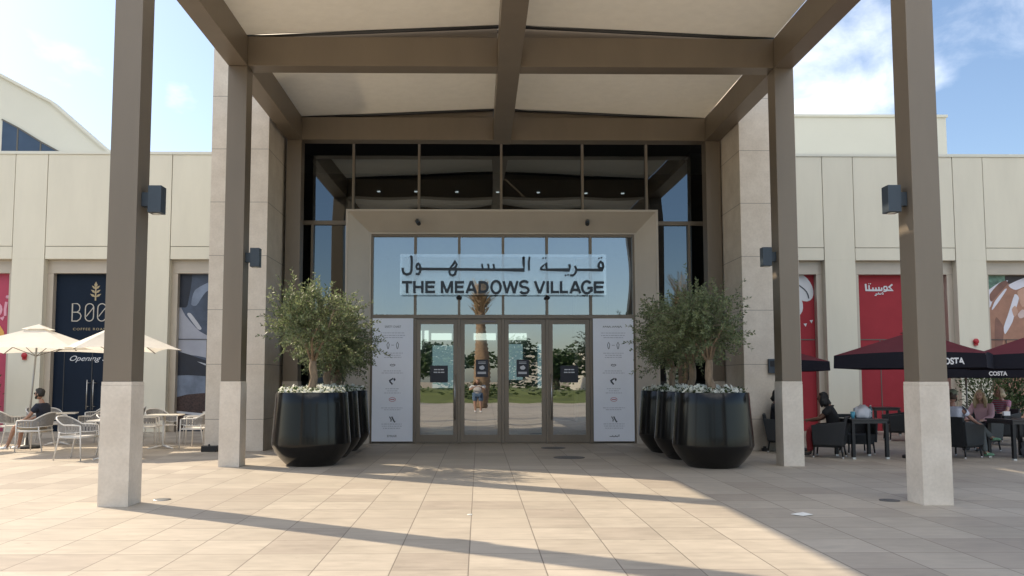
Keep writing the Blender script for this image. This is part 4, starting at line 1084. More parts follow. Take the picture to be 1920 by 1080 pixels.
WCH = [(-7.48, 15.42, -8, "white rope armchair standing nearest the sunlit front column, empty"), (-9.25, 17.25, 178, "white rope armchair that the man in the navy shirt sits in"),
       (-8.98, 19.35, 165, "white rope armchair right of the round footed table before the navy shop door"), (-10.3, 19.9, -50, "white rope armchair behind the man in the navy shirt, back to the shop"),
       (-10.9, 20.6, -20, "white rope armchair close to the navy shopfront, beyond the man"), (-8.9, 21.1, 200, "white rope armchair before the navy door handles"),
       (-11.9, 19.4, 80, "white rope armchair by the parasol pole, back turned to the red shop"), (-10.75, 18.9, 60, "white rope armchair between the parasol pole and the man"),
       (-6.15, 18.0, 172, "white rope armchair beside the stone pylon, lit by the sun"), (-7.15, 16.3, 10, "white rope armchair half hidden behind the stone base of the front column"), (-6.55, 19.1, 205, "white rope armchair behind the sunlit one near the pylon"),
       (-5.95, 19.0, 160, "white rope armchair beyond the sunlit one, closest to the pylon"), (-7.45, 19.3, -40, "white rope armchair behind the table by the pylon, turned aside"), (-9.9, 21.6, 250, "white rope armchair nearest the navy door, back to the glass"), (-7.5, 18.6, 15, "white rope armchair left of the table beside the pylon")]
for i, (x, y, rz, lb) in enumerate(WCH):
    c = wc if i == 0 else copy_tree(wc); place(c, (x, y, 0), rz, lb)
wt = white_table()
for i, (x, y, rz, lb) in enumerate([(-6.88, 15.55, 4, "white square table nearest the sunlit front column"), (-9.65, 19.0, 20, "white square table behind the man in the navy shirt"),
                                    (-6.85, 17.95, 8, "white square table between the front column and the stone pylon"), (-6.2, 19.9, 0, "white square table farthest back, close to the stone pylon"), (-10.5, 17.15, 0, "white square table before the man in the navy shirt")]):
    c = wt if i == 0 else copy_tree(wt); place(c, (x, y, 0), rz, lb)

# ------------------------------------------------------------------ parasols
CREAMCLOTH = cloth_material("cream_cloth", (0.82, 0.79, 0.72), 0.4)
BURGUNDY = cloth_material("burgundy_cloth", (0.16, 0.040, 0.048), 0.28)
BLACKCLOTH = cloth_material("black_cloth", (0.018, 0.018, 0.026), 0.08)
WOODPOLE = mat("grey_pole", (0.33, 0.33, 0.32), 0.4, 0.6)
RIBM = mat("umbrella_rib", (0.16, 0.13, 0.10), 0.6)
VAL_WHITE = mat("valance_white", (0.75, 0.75, 0.77), 0.6)
def parasol(label, group, cloth, half, ze, za, val, valm, base_shift=(0, 0), cap=True, words=None, mast=WOODPOLE, vsides=4):
    t = thing("parasol", label, "parasol", (0, 0, 0), group)
    N = 12; m = M()
    cs = [(half, half), (-half, half), (-half, -half), (half, -half)]
    def edge(i, f):
        a, b = cs[i], cs[(i + 1) % 4]; q = 0.035 * half * math.sin(math.pi * f)
        x, y = a[0] + (b[0] - a[0]) * f, a[1] + (b[1] - a[1]) * f
        L = math.hypot(x, y); return Vector((x * (1 - q / L), y * (1 - q / L), ze + 0.05 * math.sin(math.pi * f)))
    apex = Vector((0, 0, za))
    for i in range(4):
        vs = []; K = 8
        for k in range(K + 1):
            g = k / K
            for j in range(N + 1):
                e = edge(i, j / N); p = apex.lerp(e, g); p.z -= 0.05 * (za - ze) * math.sin(math.pi * g) * math.sin(math.pi * j / N)
                vs.append(p)
        m.add(vs, [(k * (N + 1) + j, k * (N + 1) + j + 1, (k + 1) * (N + 1) + j + 1, (k + 1) * (N + 1) + j) for k in range(K) for j in range(N)], 0, False)
    m.build("canopy", cloth, t, fix=True, weld=True)
    if val:
        for i in range(vsides):
            vs = []
            for j in range(N + 1):
                e = edge(i, j / N); o = Vector((e.x, e.y, 0)).normalized()
                vs += [e + o * 0.004, e + o * (0.014 + .01 * math.sin(j * 2.1)) - Vector((0, 0, val + 0.05 * math.sin(math.pi * j / N)))]
            m = M(); m.add(vs, [(2 * j, 2 * j + 1, 2 * j + 3, 2 * j + 2) for j in range(N)], 0, True)
            vl = m.build("valance", valm, t, fix=False)
            if words and i == 2:
                a, b = Vector(cs[i]), Vector(cs[(i + 1) % 4]); u = (b - a).normalized(); nrm = Vector((u.y, -u.x)) 
                mid = (a + b) / 2
                m = M()
                fn = lambda uu, w, d: tuple(Vector((mid.x + u.x * uu + nrm.x * (d + 0.012 - 0.03 * half), mid.y + u.y * uu + nrm.y * (d + 0.012 - 0.03 * half), w)))
                o = words[1] if len(words) > 1 else 0
                word(m, words[0], fn, o - words[2], o + words[2], ze - val * .78, ze - val * .28, 0.016, 0.020, bold=0.035)
                m.build("valance_lettering", VAL_WHITE, vl)
    if cap:
        m = M(); h2 = half * 0.2; q = [(h2, h2), (-h2, h2), (-h2, -h2), (h2, -h2)]
        zc = za + 0.05; zl = za - (za - ze) * 0.17 + 0.03
        m.add([(0, 0, zc)] + [(x, y, zl) for x, y in q], [(0, 1 + i, 1 + (i + 1) % 4) for i in range(4)]); m.build("vent_cap", cloth, t)
    m = M(); m.tube([(base_shift[0], base_shift[1], 0.05), (0, 0, za - 0.02)], 0.021, 10); m.build("pole", mast, t)
    m = M(); m.lathe([(0.31, 0), (0.31, 0.045), (0.28, 0.06), (0.05, 0.07), (0.035, 0.22)], (base_shift[0], base_shift[1], 0), 28); m.build("base", DARKSTEEL, t)
    hub = Vector((base_shift[0] * .2, base_shift[1] * .2, ze - 0.1))
    for i in range(4):
        c = Vector((cs[i][0], cs[i][1], ze))
        m = M(); m.tube([apex.lerp(c, 0.02) - Vector((0, 0, .02)), apex.lerp(c, .5) - Vector((0, 0, .02)), c - Vector((0, 0, .015))], 0.010, 6); m.tube([hub, apex.lerp(c, 0.52) - Vector((0, 0, .025))], 0.008, 6)
        m.build("rib", RIBM, t)
    return t
CG = "cream parasols on the white terrace"
p = parasol("open cream parasol over the man in the navy shirt, bleached by sun", CG, CREAMCLOTH, 1.28, 2.10, 2.66, 0, None, base_shift=(-0.12, -0.1)); place(p, (-9.75, 18.15, 0), 6)
p = parasol("open cream parasol half hidden behind the sunlit front column", CG, CREAMCLOTH, 1.02, 2.10, 2.66, 0, None); place(p, (-7.66, 17.4, 0), 36)
BG = "burgundy parasols on the shaded terrace"
p = parasol("burgundy parasol with black valance, largest, over the women and the crouched table", BG, BURGUNDY, 1.22, 1.93, 2.42, 0.24, BLACKCLOTH, words=("COSTA", 0.70, 0.2)); place(p, (8.36, 15.5, 0), -36, "burgundy parasol with black lettered valance, partly hidden by the shaded front column")
p = parasol("x", BG, BURGUNDY, 1.2, 1.73, 2.15, 0.20, BLACKCLOTH, words=("COSTA", 0.45, 0.18)); place(p, (11.75, 19.6, 0), -22, "burgundy parasol farther back, its small lettered valance low between two others")
p = parasol("x", BG, BURGUNDY, 1.25, 1.93, 2.42, 0.24, BLACKCLOTH); place(p, (11.1, 16.0, 0), -30, "burgundy parasol over the blonde woman in pink, cut by the photo edge")
p = parasol("x", BG, BURGUNDY, 1.12, 1.92, 2.35, 0.22, BLACKCLOTH); place(p, (7.45, 20.6, 0), -12, "burgundy parasol emerging behind the shaded stone pylon")

# ------------------------------------------------------------------ shaded terrace furniture
WICKER = mat("black_wicker", (0.016, 0.018, 0.021), 0.5, var=0.3, scale=60, bump=0.6, bscale=90, stretch=(1, 1, 2.5))
FOOTCAP = mat("silver_cap", (0.62, 0.62, 0.62), 0.3, 0.6)
BLACKTOP = mat("dark_tabletop", (0.03, 0.03, 0.034), 0.3, var=0.1)
def wicker_chair():
    t = thing("wicker_armchair", "x", "chair", (0, 0, 0), "black wicker armchairs on the shaded terrace")
    m = M()
    m.hexa([(-0.25, -0.24, 0.20), (0.25, -0.25, 0.20), (0.25, 0.25, 0.20), (-0.25, 0.24, 0.20), (-0.27, -0.26, 0.40), (0.27, -0.265, 0.40), (0.27, 0.265, 0.40), (-0.27, 0.26, 0.40)])
    m.build("seat", WICKER, t, bevel=0.015)
    m = M(); m.hexa([(-0.27, -0.26, 0.22), (-0.20, -0.26, 0.22), (-0.20, 0.26, 0.22), (-0.27, 0.26, 0.22), (-0.37, -0.29, 0.78), (-0.31, -0.29, 0.78), (-0.31, 0.29, 0.78), (-0.37, 0.29, 0.78)])
    m.build("backrest", WICKER, t, bevel=0.018)
    for s_ in (-1, 1):
        a, b = sorted((s_ * 0.262, s_ * 0.305)); a2, b2 = sorted((s_ * 0.285, s_ * 0.325))
        m = M(); m.hexa([(-0.28, a, 0.24), (0.25, a, 0.24), (0.25, b, 0.24), (-0.28, b, 0.24), (-0.36, a2, 0.70), (0.27, a2, 0.62), (0.27, b2, 0.62), (-0.36, b2, 0.70)])
        m.build("armrest", WICKER, t, bevel=0.014)
        for x in (-0.24, 0.23):
            m = M(); m.tube([(x, s_ * 0.235, 0.22), (x + (0.02 if x > 0 else -0.03), s_ * 0.25, 0.03)], [0.019, 0.015], 8)
            l = m.build("leg", BLACK, t)
            m = M(); m.tube([(x + (0.02 if x > 0 else -0.03), s_ * 0.25, 0.0), (x + (0.02 if x > 0 else -0.03), s_ * 0.25, 0.032)], 0.017, 8); m.build("foot_cap", FOOTCAP, l)
    return t
def black_table():
    t = thing("black_table", "x", "table", (0, 0, 0), "black square tables on the shaded terrace")
    m = M(); m.box(-0.36, 0.36, -0.36, 0.36, 0.715, 0.745); m.box(-0.34, 0.34, -0.34, 0.34, 0.66, 0.714); m.build("table_top", BLACKTOP, t, bevel=0.004)
    for sx in (-1, 1):
        for sy in (-1, 1):
            m = M(); m.box(sx * 0.325 - 0.03, sx * 0.325 + 0.03, sy * 0.325 - 0.03, sy * 0.325 + 0.03, 0.035, 0.66); l = m.build("leg", BLACK, t, bevel=0.003)
            m = M(); m.box(sx * 0.325 - 0.029, sx * 0.325 + 0.029, sy * 0.325 - 0.029, sy * 0.325 + 0.029, 0, 0.034); m.build("foot_cap", FOOTCAP, l)
    return t
wk = wicker_chair()
for i, (x, y, rz, lb) in enumerate([(6.72, 15.72, 150, "black wicker armchair that the dark haired woman sits in"), (7.62, 16.5, -95, "black wicker armchair behind the table with the blue cup"), (9.22, 15.65, 28, "black wicker armchair that the man in the white shirt sits in, seen from behind"),
                                    (10.42, 16.95, 215, "black wicker armchair under the blonde woman in pink"), (10.25, 20.0, 170, "black wicker armchair with a grey jacket over its back"), (12.7, 19.9, 200, "black wicker armchair that the woman in stripes sits in"),
                                    (12.1, 18.6, -20, "black wicker armchair between the two blonde women, empty"), (6.25, 16.9, -20, "black wicker armchair beside the shaded rear column, a person in dark in it"), (10.4, 18.4, -30, "black wicker armchair behind the man in the white shirt, empty")]):
    c = wk if i == 0 else copy_tree(wk); place(c, (x, y, 0), rz, lb)
bt = black_table()
for i, (x, y, rz, lb) in enumerate([(7.31, 15.65, 3, "black square table carrying the blue cup and white bag"), (10.12, 15.35, 5, "black square table before the man with crossed legs"), (11.0, 22.3, 0, "black square table against the red shopfront"), (11.2, 18.9, 10, "black square table in the middle, behind the man in white")]):
    c = bt if i == 0 else copy_tree(bt); place(c, (x, y, 0), rz, lb)
# things on the tables
t = thing("paper_cup", "blue paper cup with a lid on the black table beside the white bag", "cup", (7.12, 15.55, 0.746))
m = M(); m.lathe([(0.03, 0), (0.042, 0.11)], (7.12, 15.55, 0.746), 20); m.build("cup_body", mat("cup_blue", (0.10, 0.38, 0.52), 0.5), t)
m = M(); m.lathe([(0.044, 0), (0.044, 0.012), (0.036, 0.02)], (7.12, 15.55, 0.857), 20); m.build("lid", mat("lid_blue", (0.16, 0.48, 0.62), 0.4), t)
t = thing("water_bottle", "slim teal bottle on the black table, right of the white bag", "bottle", (7.56, 15.75, 0.746))
m = M(); m.lathe([(0.03, 0), (0.032, 0.02), (0.032, 0.15), (0.014, 0.20), (0.014, 0.22)], (7.56, 15.75, 0.746), 18); m.build("bottle_body", mat("bottle_teal", (0.07, 0.20, 0.22), 0.15), t)
m = M(); m.lathe([(0.016, 0), (0.016, 0.025)], (7.56, 15.75, 0.967), 14); m.build("cap", WHITE_METAL, t)
def bag(c, r, mt, label, name, cat, seed):
    rr = random.Random(seed); m = M(); n, k = 22, 10; vs = []
    for i in range(k + 1):
        a = -math.pi / 2 + math.pi * i / k
        for j in range(n):
            q = 2 * math.pi * j / n; p = Vector((math.cos(a) * math.cos(q), math.cos(a) * math.sin(q), math.sin(a)))
            s_ = 1 + 0.3 * mnoise.noise(p * 2.3 + Vector((seed, 0, 0))) + 0.22 * mnoise.noise(p * 5) + 0.10 * mnoise.noise(p * 11)
            vs.append((c[0] + p.x * r[0] * s_, c[1] + p.y * r[1] * s_, c[2] + max(-0.55, p.z * s_) * r[2] + 0.55 * r[2]))
    m.add(vs, [(i * n + j, i * n + (j + 1) % n, (i + 1) * n + (j + 1) % n, (i + 1) * n + j) for i in range(k) for j in range(n)], 0, True)
    return tag(m.build(name, mt, weld=True), label, cat)
bag((7.34, 15.62, 0.748), (0.17, 0.12, 0.15), mat("bag_white", (0.66, 0.67, 0.72), 0.45), "crumpled white plastic bag on the black table", "plastic_bag", "bag", 5)
bag((10.5, 15.5, 0.002), (0.16, 0.14, 0.28), mat("bag_grey", (0.16, 0.16, 0.18), 0.7), "grey bag on the ground by the table legs at the photo edge", "shoulder_bag", "bag", 9)
t = thing("napkin_holder", "white paper napkins in a black holder beside the blonde woman in pink", "napkins", (10.05, 15.52, 0.746))
m = M(); m.box(9.98, 10.12, 15.48, 15.56, 0.746, 0.80); m.build("holder", BLACK, t, bevel=0.004)
m = M(); m.box(9.99, 10.11, 15.495, 15.545, 0.80, 0.88); m.build("napkins", VAL_WHITE, t)
JK = mat("jacket_grey", (0.14, 0.16, 0.19), 0.85, var=0.3, scale=9, bump=0.3, bscale=20)
m = M(); n = 14; vs = []
for i in range(n + 1):
    for j in range(9):
        f = j / 8; y = -0.27 + 0.54 * i / n
        x = (-0.40 - 0.03 * math.sin(i * 1.3) if f < .4 else (-0.34 if f < .6 else -0.28 + 0.015 * math.sin(i * 1.9)))
        z = 0.80 - abs(f - .5) * (0.62 + 0.1 * math.sin(i * .9)) + 0.012 * math.sin(i * 2)
        vs.append((x, y, z))
m.add(vs, [(i * 9 + j, i * 9 + j + 1, (i + 1) * 9 + j + 1, (i + 1) * 9 + j) for i in range(n) for j in range(8)], 0, True)
j_ = m.build("jacket", JK, fix=False)
so = j_.modifiers.new("thick", 'SOLIDIFY'); so.thickness = 0.02
for v in j_.data.vertices: v.co += j_.location
j_.location = (0, 0, 0)
tag(j_, "grey denim jacket hung over a black wicker chair back", "jacket"); place(j_, (10.25, 20.0, 0), 170)

# ------------------------------------------------------------------ people
def skinned(pts, edges, rad, root=0, sub=2):
    me = bpy.data.meshes.new("skin_tmp"); me.from_pydata([tuple(p) for p in pts], edges, [])
    ob = bpy.data.objects.new("skin_tmp", me); COL.objects.link(ob)
    md = ob.modifiers.new("s", 'SKIN'); md.use_smooth_shade = True
    for i, v in enumerate(me.skin_vertices[0].data):
        r = rad[i]; v.radius = r if isinstance(r, tuple) else (r, r); v.use_root = (i == root)
    ss = ob.modifiers.new("u", 'SUBSURF'); ss.levels = sub; ss.render_levels = sub
    dg = bpy.context.evaluated_depsgraph_get(); ms = bpy.data.meshes.new_from_object(ob.evaluated_get(dg))
    r_ = ([tuple(v.co) for v in ms.vertices], [tuple(p.vertices) for p in ms.polygons])
    bpy.data.objects.remove(ob); bpy.data.meshes.remove(me); bpy.data.meshes.remove(ms)
    return r_
EYE = mat("eye_dark", (0.02, 0.018, 0.016), 0.3)
LIPS = mat("lips", (0.30, 0.11, 0.09), 0.5)
def person(label, loc, rz, J, skin, hair, top, legs, shoes, hair_len=0, long_sleeve=False, long_legs=True, head_turn=0, beard=False, cap=None, top2=None, sunglasses=False, skirt=None):
    t = thing("person", label, "person", (0, 0, 0))
    P = {k: Vector(v) for k, v in J.items()}
    SK_ = mat("skin_tone", skin, 0.55, var=0.06, scale=8)
    names = ['pelvis', 'spine', 'chest', 'neck', 'head', 'sh_l', 'el_l', 'wr_l', 'ha_l', 'sh_r', 'el_r', 'wr_r', 'ha_r', 'hip_l', 'kn_l', 'an_l', 'to_l', 'hip_r', 'kn_r', 'an_r', 'to_r']
    idx = {n: i for i, n in enumerate(names)}
    E_ = [('pelvis', 'spine'), ('spine', 'chest'), ('chest', 'neck'), ('neck', 'head')]
    for s_ in 'lr': E_ += [('chest', 'sh_' + s_), ('sh_' + s_, 'el_' + s_), ('el_' + s_, 'wr_' + s_), ('wr_' + s_, 'ha_' + s_), ('pelvis', 'hip_' + s_), ('hip_' + s_, 'kn_' + s_), ('kn_' + s_, 'an_' + s_), ('an_' + s_, 'to_' + s_)]
    rad = dict(pelvis=(.105, .09), spine=(.095, .075), chest=(.10, .075), neck=.050, head=.055, sh=.045, el=.042, wr=.027, ha=(.036, .02), hip=.088, kn=.058, an=.038, to=.034)
    rads = [rad[n.split('_')[0]] for n in names]
    vs, fs = skinned([P[n] for n in names], [(idx[a], idx[b]) for a, b in E_], rads)
    body = M(); body.add(vs, fs, 0, True)
    # hands: palm ends in four fingers of unequal length and a thumb from the side
    for s_ in 'lr':
        w, h = P['wr_' + s_], P['ha_' + s_]; d = (h - w).normalized(); side = d.cross(Vector((0, 0, 1))); side = side.normalized() if side.length > .1 else Vector((0, 1, 0)); up = side.cross(d)
        for q, (o, L) in enumerate(((-.026, .062), (-.009, .074), (.009, .070), (.025, .054))):
            b = h + side * o + d * .005
            body.tube([b, b + d * L * .45 - up * .008, b + d * L * .8 - up * .026, b + d * L - up * .042], [.0095, .009, .008, .0055], 7)
        k = -1 if s_ == 'l' else 1
        b = w.lerp(h, .45) - side * .03 * k
        body.tube([b, b + d * .03 - side * .022 * k, b + d * .058 - side * .026 * k - up * .01], [.012, .0105, .007], 7)
    # head
    hc = P['head'] + (P['head'] - P['neck']).normalized() * 0.105
    def hd(x, y, z):
        a = R(head_turn); return (hc.x + x * math.cos(a) - y * math.sin(a), hc.y + x * math.sin(a) + y * math.cos(a), hc.z + z)
    n, k = 22, 16; hv = []
    for i in range(k + 1):
        a = -math.pi / 2 + math.pi * i / k; z = math.sin(a) * .118; c = math.cos(a)
        for j in range(n):
            q = 2 * math.pi * j / n; x, y = c * math.cos(q) * .096, c * math.sin(q) * .075
            if z < -.02: x = x * .94 + .012 * (-z / .118); y *= 1 - .28 * (-z / .118)
            if abs(y) < .022 and x > .05 and -.045 < z < .02: x += .020 * (1 - abs(y) / .022) * (1 if z < -.01 else .55)
            if x > .06 and .008 < z < .03 and .015 < abs(y) < .05: x -= .007
            hv.append(hd(x, y, z))
    body.add(hv, [(i * n + j, i * n + (j + 1) % n, (i + 1) * n + (j + 1) % n, (i + 1) * n + j) for i in range(k) for j in range(n)], 0, True)
    for s_ in (-1, 1):
        body.ball(hd(.078, s_ * .031, .016), .011, 8, 1); body.ball(hd(-.005, s_ * .078, .0), (.022, .012, .032), 8, 0)
    body.stroke([(-.022, 0), (0, -.003), (.022, 0)], .010, lambda u, w, d_: hd(.088 + d_ - abs(u) * .35, u, -.058 + w), 0, .006, 2)
    body.build("body", [SK_, EYE, LIPS], t, fix=True)
    hm = M(); HM = mat("hair_colour", hair, 0.6, var=0.35, scale=30, stretch=(3, 3, 0.6))
    hv = []; n, k = 24, 12
    for i in range(k + 1):
        a = -math.pi / 2 + math.pi * i / k
        for j in range(n):
            q = 2 * math.pi * j / n; c = math.cos(a); x, y, z = c * math.cos(q), c * math.sin(q), math.sin(a)
            nz = mnoise.noise(Vector((x * 3, y * 3, z * 3 + hair[0] * 50))) * (.10 if hair_len else .24)
            X, Y_, Z_ = x * .104 * (1 + nz) - .012, y * .086 * (1 + nz), z * .122 * (1 + nz) + .018
            front = X > .045 and Z_ < .062
            if front: X = .045 + (X - .045) * .15; 
            if Z_ < -.03 and hair_len == 0 : X = min(X, -.02)
            if Z_ < -.055 and not hair_len: Z_ = -.055
            hv.append(hd(X, Y_, Z_))
    hm.add(hv, [(i * n + j, i * n + (j + 1) % n, (i + 1) * n + (j + 1) % n, (i + 1) * n + j) for i in range(k) for j in range(n)], 0, True)
    if hair_len:
        rr = random.Random(int(hair[0] * 1000) + int(loc[0] * 10))
        for i in range(34):
            a = math.pi * (.36 + 1.28 * i / 33); x, y = .088 * math.cos(a), .084 * math.sin(a)
            if x > .03: x = .03
            L = hair_len * rr.uniform(.8, 1.05); fl_ = rr.uniform(.9, 1.35)
            hm.tube([hd(x * .8, y * .8, .06), hd(x * 1.1, y * 1.12, -.02), hd(x * 1.2 * fl_, y * 1.2 * fl_, -.02 - L * .5 + rr.uniform(-.01, .01)), hd(x * 1.05 * fl_, y * 1.1 * fl_, -.02 - L)], [.022, .026, .024, .006], 7)
    if beard:
        for i in range(13):
            a = -1.5 + 3.0 * i / 12; hm.ball(hd(.058 * math.cos(a) + .012, .056 * math.sin(a), -.086 + .055 * (1 - math.cos(a))), (.026, .020, .026), 8)
    hm.build("hair", HM, t)
    if cap:
        m = M(); m.lathe([(.104, .0), (.102, .04), (.085, .085), (.05, .108), (0, .115)], (0, 0, 0), 20); m.v = [hd(x, y * .86, z + .045) for x, y, z in m.v]
        b = M(); b.lathe([(.11, 0), (.11, .008)], (0, 0, 0), 20); m.add([hd(x * .9 + .075, y * .75, z + .045) for x, y, z in b.v], b.f, 0, True)
        m.build("cap", mat("cap_cloth", cap, .8), t)
    if sunglasses:
        m = M()
        for s_ in (-1, 1): m.ball(hd(.088, s_ * .034, .016), (.012, .028, .021), 10)
        m.tube([hd(.096, -.02, .022), hd(.096, .02, .022)], .004, 6)
        for s_ in (-1, 1): m.tube([hd(.085, s_ * .06, .022), hd(0, s_ * .082, .02)], .004, 6)
        m.build("sunglasses", BLACK, t)
    # shirt
    pts = [P['pelvis'] - Vector((0, 0, .02)), P['spine'], P['chest'], P['chest'].lerp(P['neck'], .62)]; ed = [(0, 1), (1, 2), (2, 3)]; rd = [(.148, .135), (.148, .122), (.158, .124), (.085, .08)]
    for s_ in 'lr':
        b = len(pts); pts.append(P['sh_' + s_]); rd.append(.080); ed.append((2, b))
        if long_sleeve: pts += [P['el_' + s_], P['wr_' + s_]]; rd += [.060, .042]; ed += [(b, b + 1), (b + 1, b + 2)]
        else: pts.append(P['sh_' + s_].lerp(P['el_' + s_], .62)); rd.append(.070); ed.append((b, b + 1))
    vs, fs = skinned(pts, ed, rd); m = M(); m.add(vs, fs, 0, True); m.build("shirt", top, t)
    # trousers, shorts or skirt
    pts = [P['pelvis'] - Vector((0, 0, .01))]; ed = []; rd = [(.143, .13)]
    for s_ in 'lr':
        b = len(pts); pts += [P['hip_' + s_], P['hip_' + s_].lerp(P['kn_' + s_], .5), P['hip_' + s_].lerp(P['kn_' + s_], .86)]; rd += [.108, .098, .088]; ed += [(0, b), (b, b + 1), (b + 1, b + 2)]
        if long_legs: pts += [P['kn_' + s_], P['kn_' + s_].lerp(P['an_' + s_], .5), P['kn_' + s_].lerp(P['an_' + s_], .99)]; rd += [.078, .066, .058]; ed += [(b + 2, b + 3), (b + 3, b + 4), (b + 4, b + 5)]
    vs, fs = skinned(pts, ed, rd); m = M(); m.add(vs, fs, 0, True); m.build("trousers" if long_legs else "shorts", legs, t)
    for s_ in 'lr':
        a, b = P['an_' + s_], P['to_' + s_]; d = (b - a); d = Vector((d.x, d.y, d.z)); f = Vector((d.x, d.y, 0)).normalized() if Vector((d.x, d.y)).length > .02 else Vector((1, 0, 0))
        heel = a - f * .05 + Vector((0, 0, -.025)); toe = b + f * .06 + Vector((0, 0, .0))
        vs, fs = skinned([heel, a + Vector((0, 0, .01)), a.lerp(b, .6), toe], [(0, 1), (0, 2), (2, 3)], [(.046, .048), .056, (.046, .036), (.036, .026)], 0, 2)
        m = M(); m.add(vs, fs, 0, True); m.build("shoe", shoes, t)
    t.scale = (0.93, 0.93, 0.93)
    return place(t, loc, rz)
SEAT = dict(pelvis=(-.10, 0, .55), spine=(-.13, 0, .74), chest=(-.14, 0, .95), neck=(-.11, 0, 1.10), head=(-.095, 0, 1.15),
            sh_l=(-.13, .185, 1.01), el_l=(.02, .25, .78), wr_l=(.23, .16, .70), ha_l=(.31, .13, .69), sh_r=(-.13, -.185, 1.01), el_r=(.02, -.25, .78), wr_r=(.23, -.16, .70), ha_r=(.31, -.13, .69),
            hip_l=(-.05, .095, .54), kn_l=(.36, .12, .55), an_l=(.36, .12, .10), to_l=(.49, .13, .05), hip_r=(-.05, -.095, .54), kn_r=(.36, -.12, .55), an_r=(.36, -.12, .10), to_r=(.49, -.13, .05))
def pose(**kw): d = dict(SEAT); d.update(kw); return d
def cloth(n, c, v=.08): return mat(n, c, .85, var=v, scale=12, bump=.25, bscale=25)
NAVYT = cloth("navy_shirt", (.012, .016, .032)); BEIGE = cloth("beige_shorts", (.40, .33, .24)); WSHOE = mat("white_shoe", (.66, .66, .67), .5)
person("seated man in navy shirt, beige shorts and sunglasses on a white armchair", (-9.25, 17.25, 0), 178,
       pose(an_l=(.58, .08, .12), to_l=(.70, .08, .05), kn_l=(.40, .11, .56), kn_r=(.38, -.14, .56), an_r=(.44, -.12, .10), to_r=(.56, -.13, .05), spine=(-.17, 0, .74), chest=(-.16, 0, .96), neck=(-.11, 0, 1.11), head=(-.09, 0, 1.17), wr_l=(.25, .08, .68), ha_l=(.33, .06, .67), wr_r=(.27, -.08, .67), ha_r=(.35, -.05, .66)),
       (.34, .19, .13), (.012, .010, .009), NAVYT, BEIGE, WSHOE, beard=True, long_legs=False, sunglasses=True)
BLK = cloth("black_top", (.012, .012, .014)); REDC = cloth("red_skirt", (.28, .03, .04)); DKSHOE = mat("dark_shoe", (.03, .03, .032), .5)
person("seated dark haired woman in black top and red skirt, turned from the camera", (6.72, 15.72, 0), 150, pose(chest=(-.06, 0, .94), neck=(.0, 0, 1.08), head=(.03, 0, 1.12), spine=(-.10, 0, .74), sh_l=(-.05, .18, 1.0), sh_r=(-.05, -.18, 1.0), el_l=(.15, .2, .80), wr_l=(.36, .14, .76), ha_l=(.43, .12, .76), el_r=(.12, -.22, .79), wr_r=(.30, -.14, .74), ha_r=(.38, -.12, .74)),
       (.16, .085, .055), (.010, .008, .008), BLK, REDC, DKSHOE, hair_len=.16, head_turn=10)
WSH = cloth("white_shirt", (.60, .63, .74), .03); GREYT = cloth("grey_trousers", (.11, .125, .13)); GSHOE = mat("green_shoe", (.16, .32, .20), .6, var=.6, scale=18)
person("seated bearded man in white shirt and olive cap, grey trousers, legs crossed", (9.25, 15.62, 0), 14, pose(pelvis=(-.08, 0, .54), spine=(-.16, 0, .72), chest=(-.22, 0, .93), neck=(-.22, 0, 1.08), head=(-.215, 0, 1.14), sh_l=(-.20, .2, 1.0), sh_r=(-.20, -.2, 1.0), kn_l=(.40, .02, .70), an_l=(.58, -.16, .40), to_l=(.68, -.20, .37), kn_r=(.38, -.10, .55), an_r=(.44, -.12, .10), to_r=(.57, -.14, .05), wr_l=(.22, .1, .76), ha_l=(.3, .07, .76)),
       (.36, .20, .15), (.05, .03, .02), WSH, GREYT, GSHOE, beard=True, cap=(.16, .18, .13), head_turn=25)
PINK = cloth("pink_shirt", (.62, .38, .41)); DARKT = cloth("dark_trousers", (.03, .032, .04))
person("seated woman with long blonde hair and pink shirt facing the camera", (10.42, 16.95, 0), 215, pose(neck=(-.09, 0, 1.09), head=(-.07, 0, 1.14)), (.60, .37, .28), (.55, .43, .25), PINK, DARKT, DKSHOE, hair_len=.26, long_sleeve=True, head_turn=15)
STR = cloth("striped_top", (.42, .16, .24), .1)
n_, l_ = STR.node_tree.nodes, STR.node_tree.links
wv = n_.new('ShaderNodeTexWave'); wv.bands_direction = 'Z'; wv.inputs['Scale'].default_value = 6.0; tcx = n_.new('ShaderNodeTexCoord'); l_.new(tcx.outputs['Object'], wv.inputs['Vector'])
rp = n_.new('ShaderNodeValToRGB'); rp.color_ramp.interpolation = 'CONSTANT'; rp.color_ramp.elements[0].color = (.48, .10, .17, 1); rp.color_ramp.elements[1].position = .55; rp.color_ramp.elements[1].color = (.40, .36, .46, 1)
l_.new(wv.outputs['Fac'], rp.inputs[0]); l_.new(rp.outputs[0], n_['Principled BSDF'].inputs['Base Color'])
person("seated woman with tied blonde hair and striped pink top, farther back", (12.7, 19.9, 0), 200, pose(), (.56, .35, .27), (.58, .47, .31), STR, DARKT, DKSHOE, hair_len=.10, head_turn=-20)
person("seated person in dark jacket half hidden behind the shaded rear column", (6.25, 16.9, 0), -20, pose(), (.2, .11, .08), (.012, .010, .010), cloth("dark_jacket", (.018, .018, .024)), DARKT, DKSHOE, hair_len=.12, long_sleeve=True)
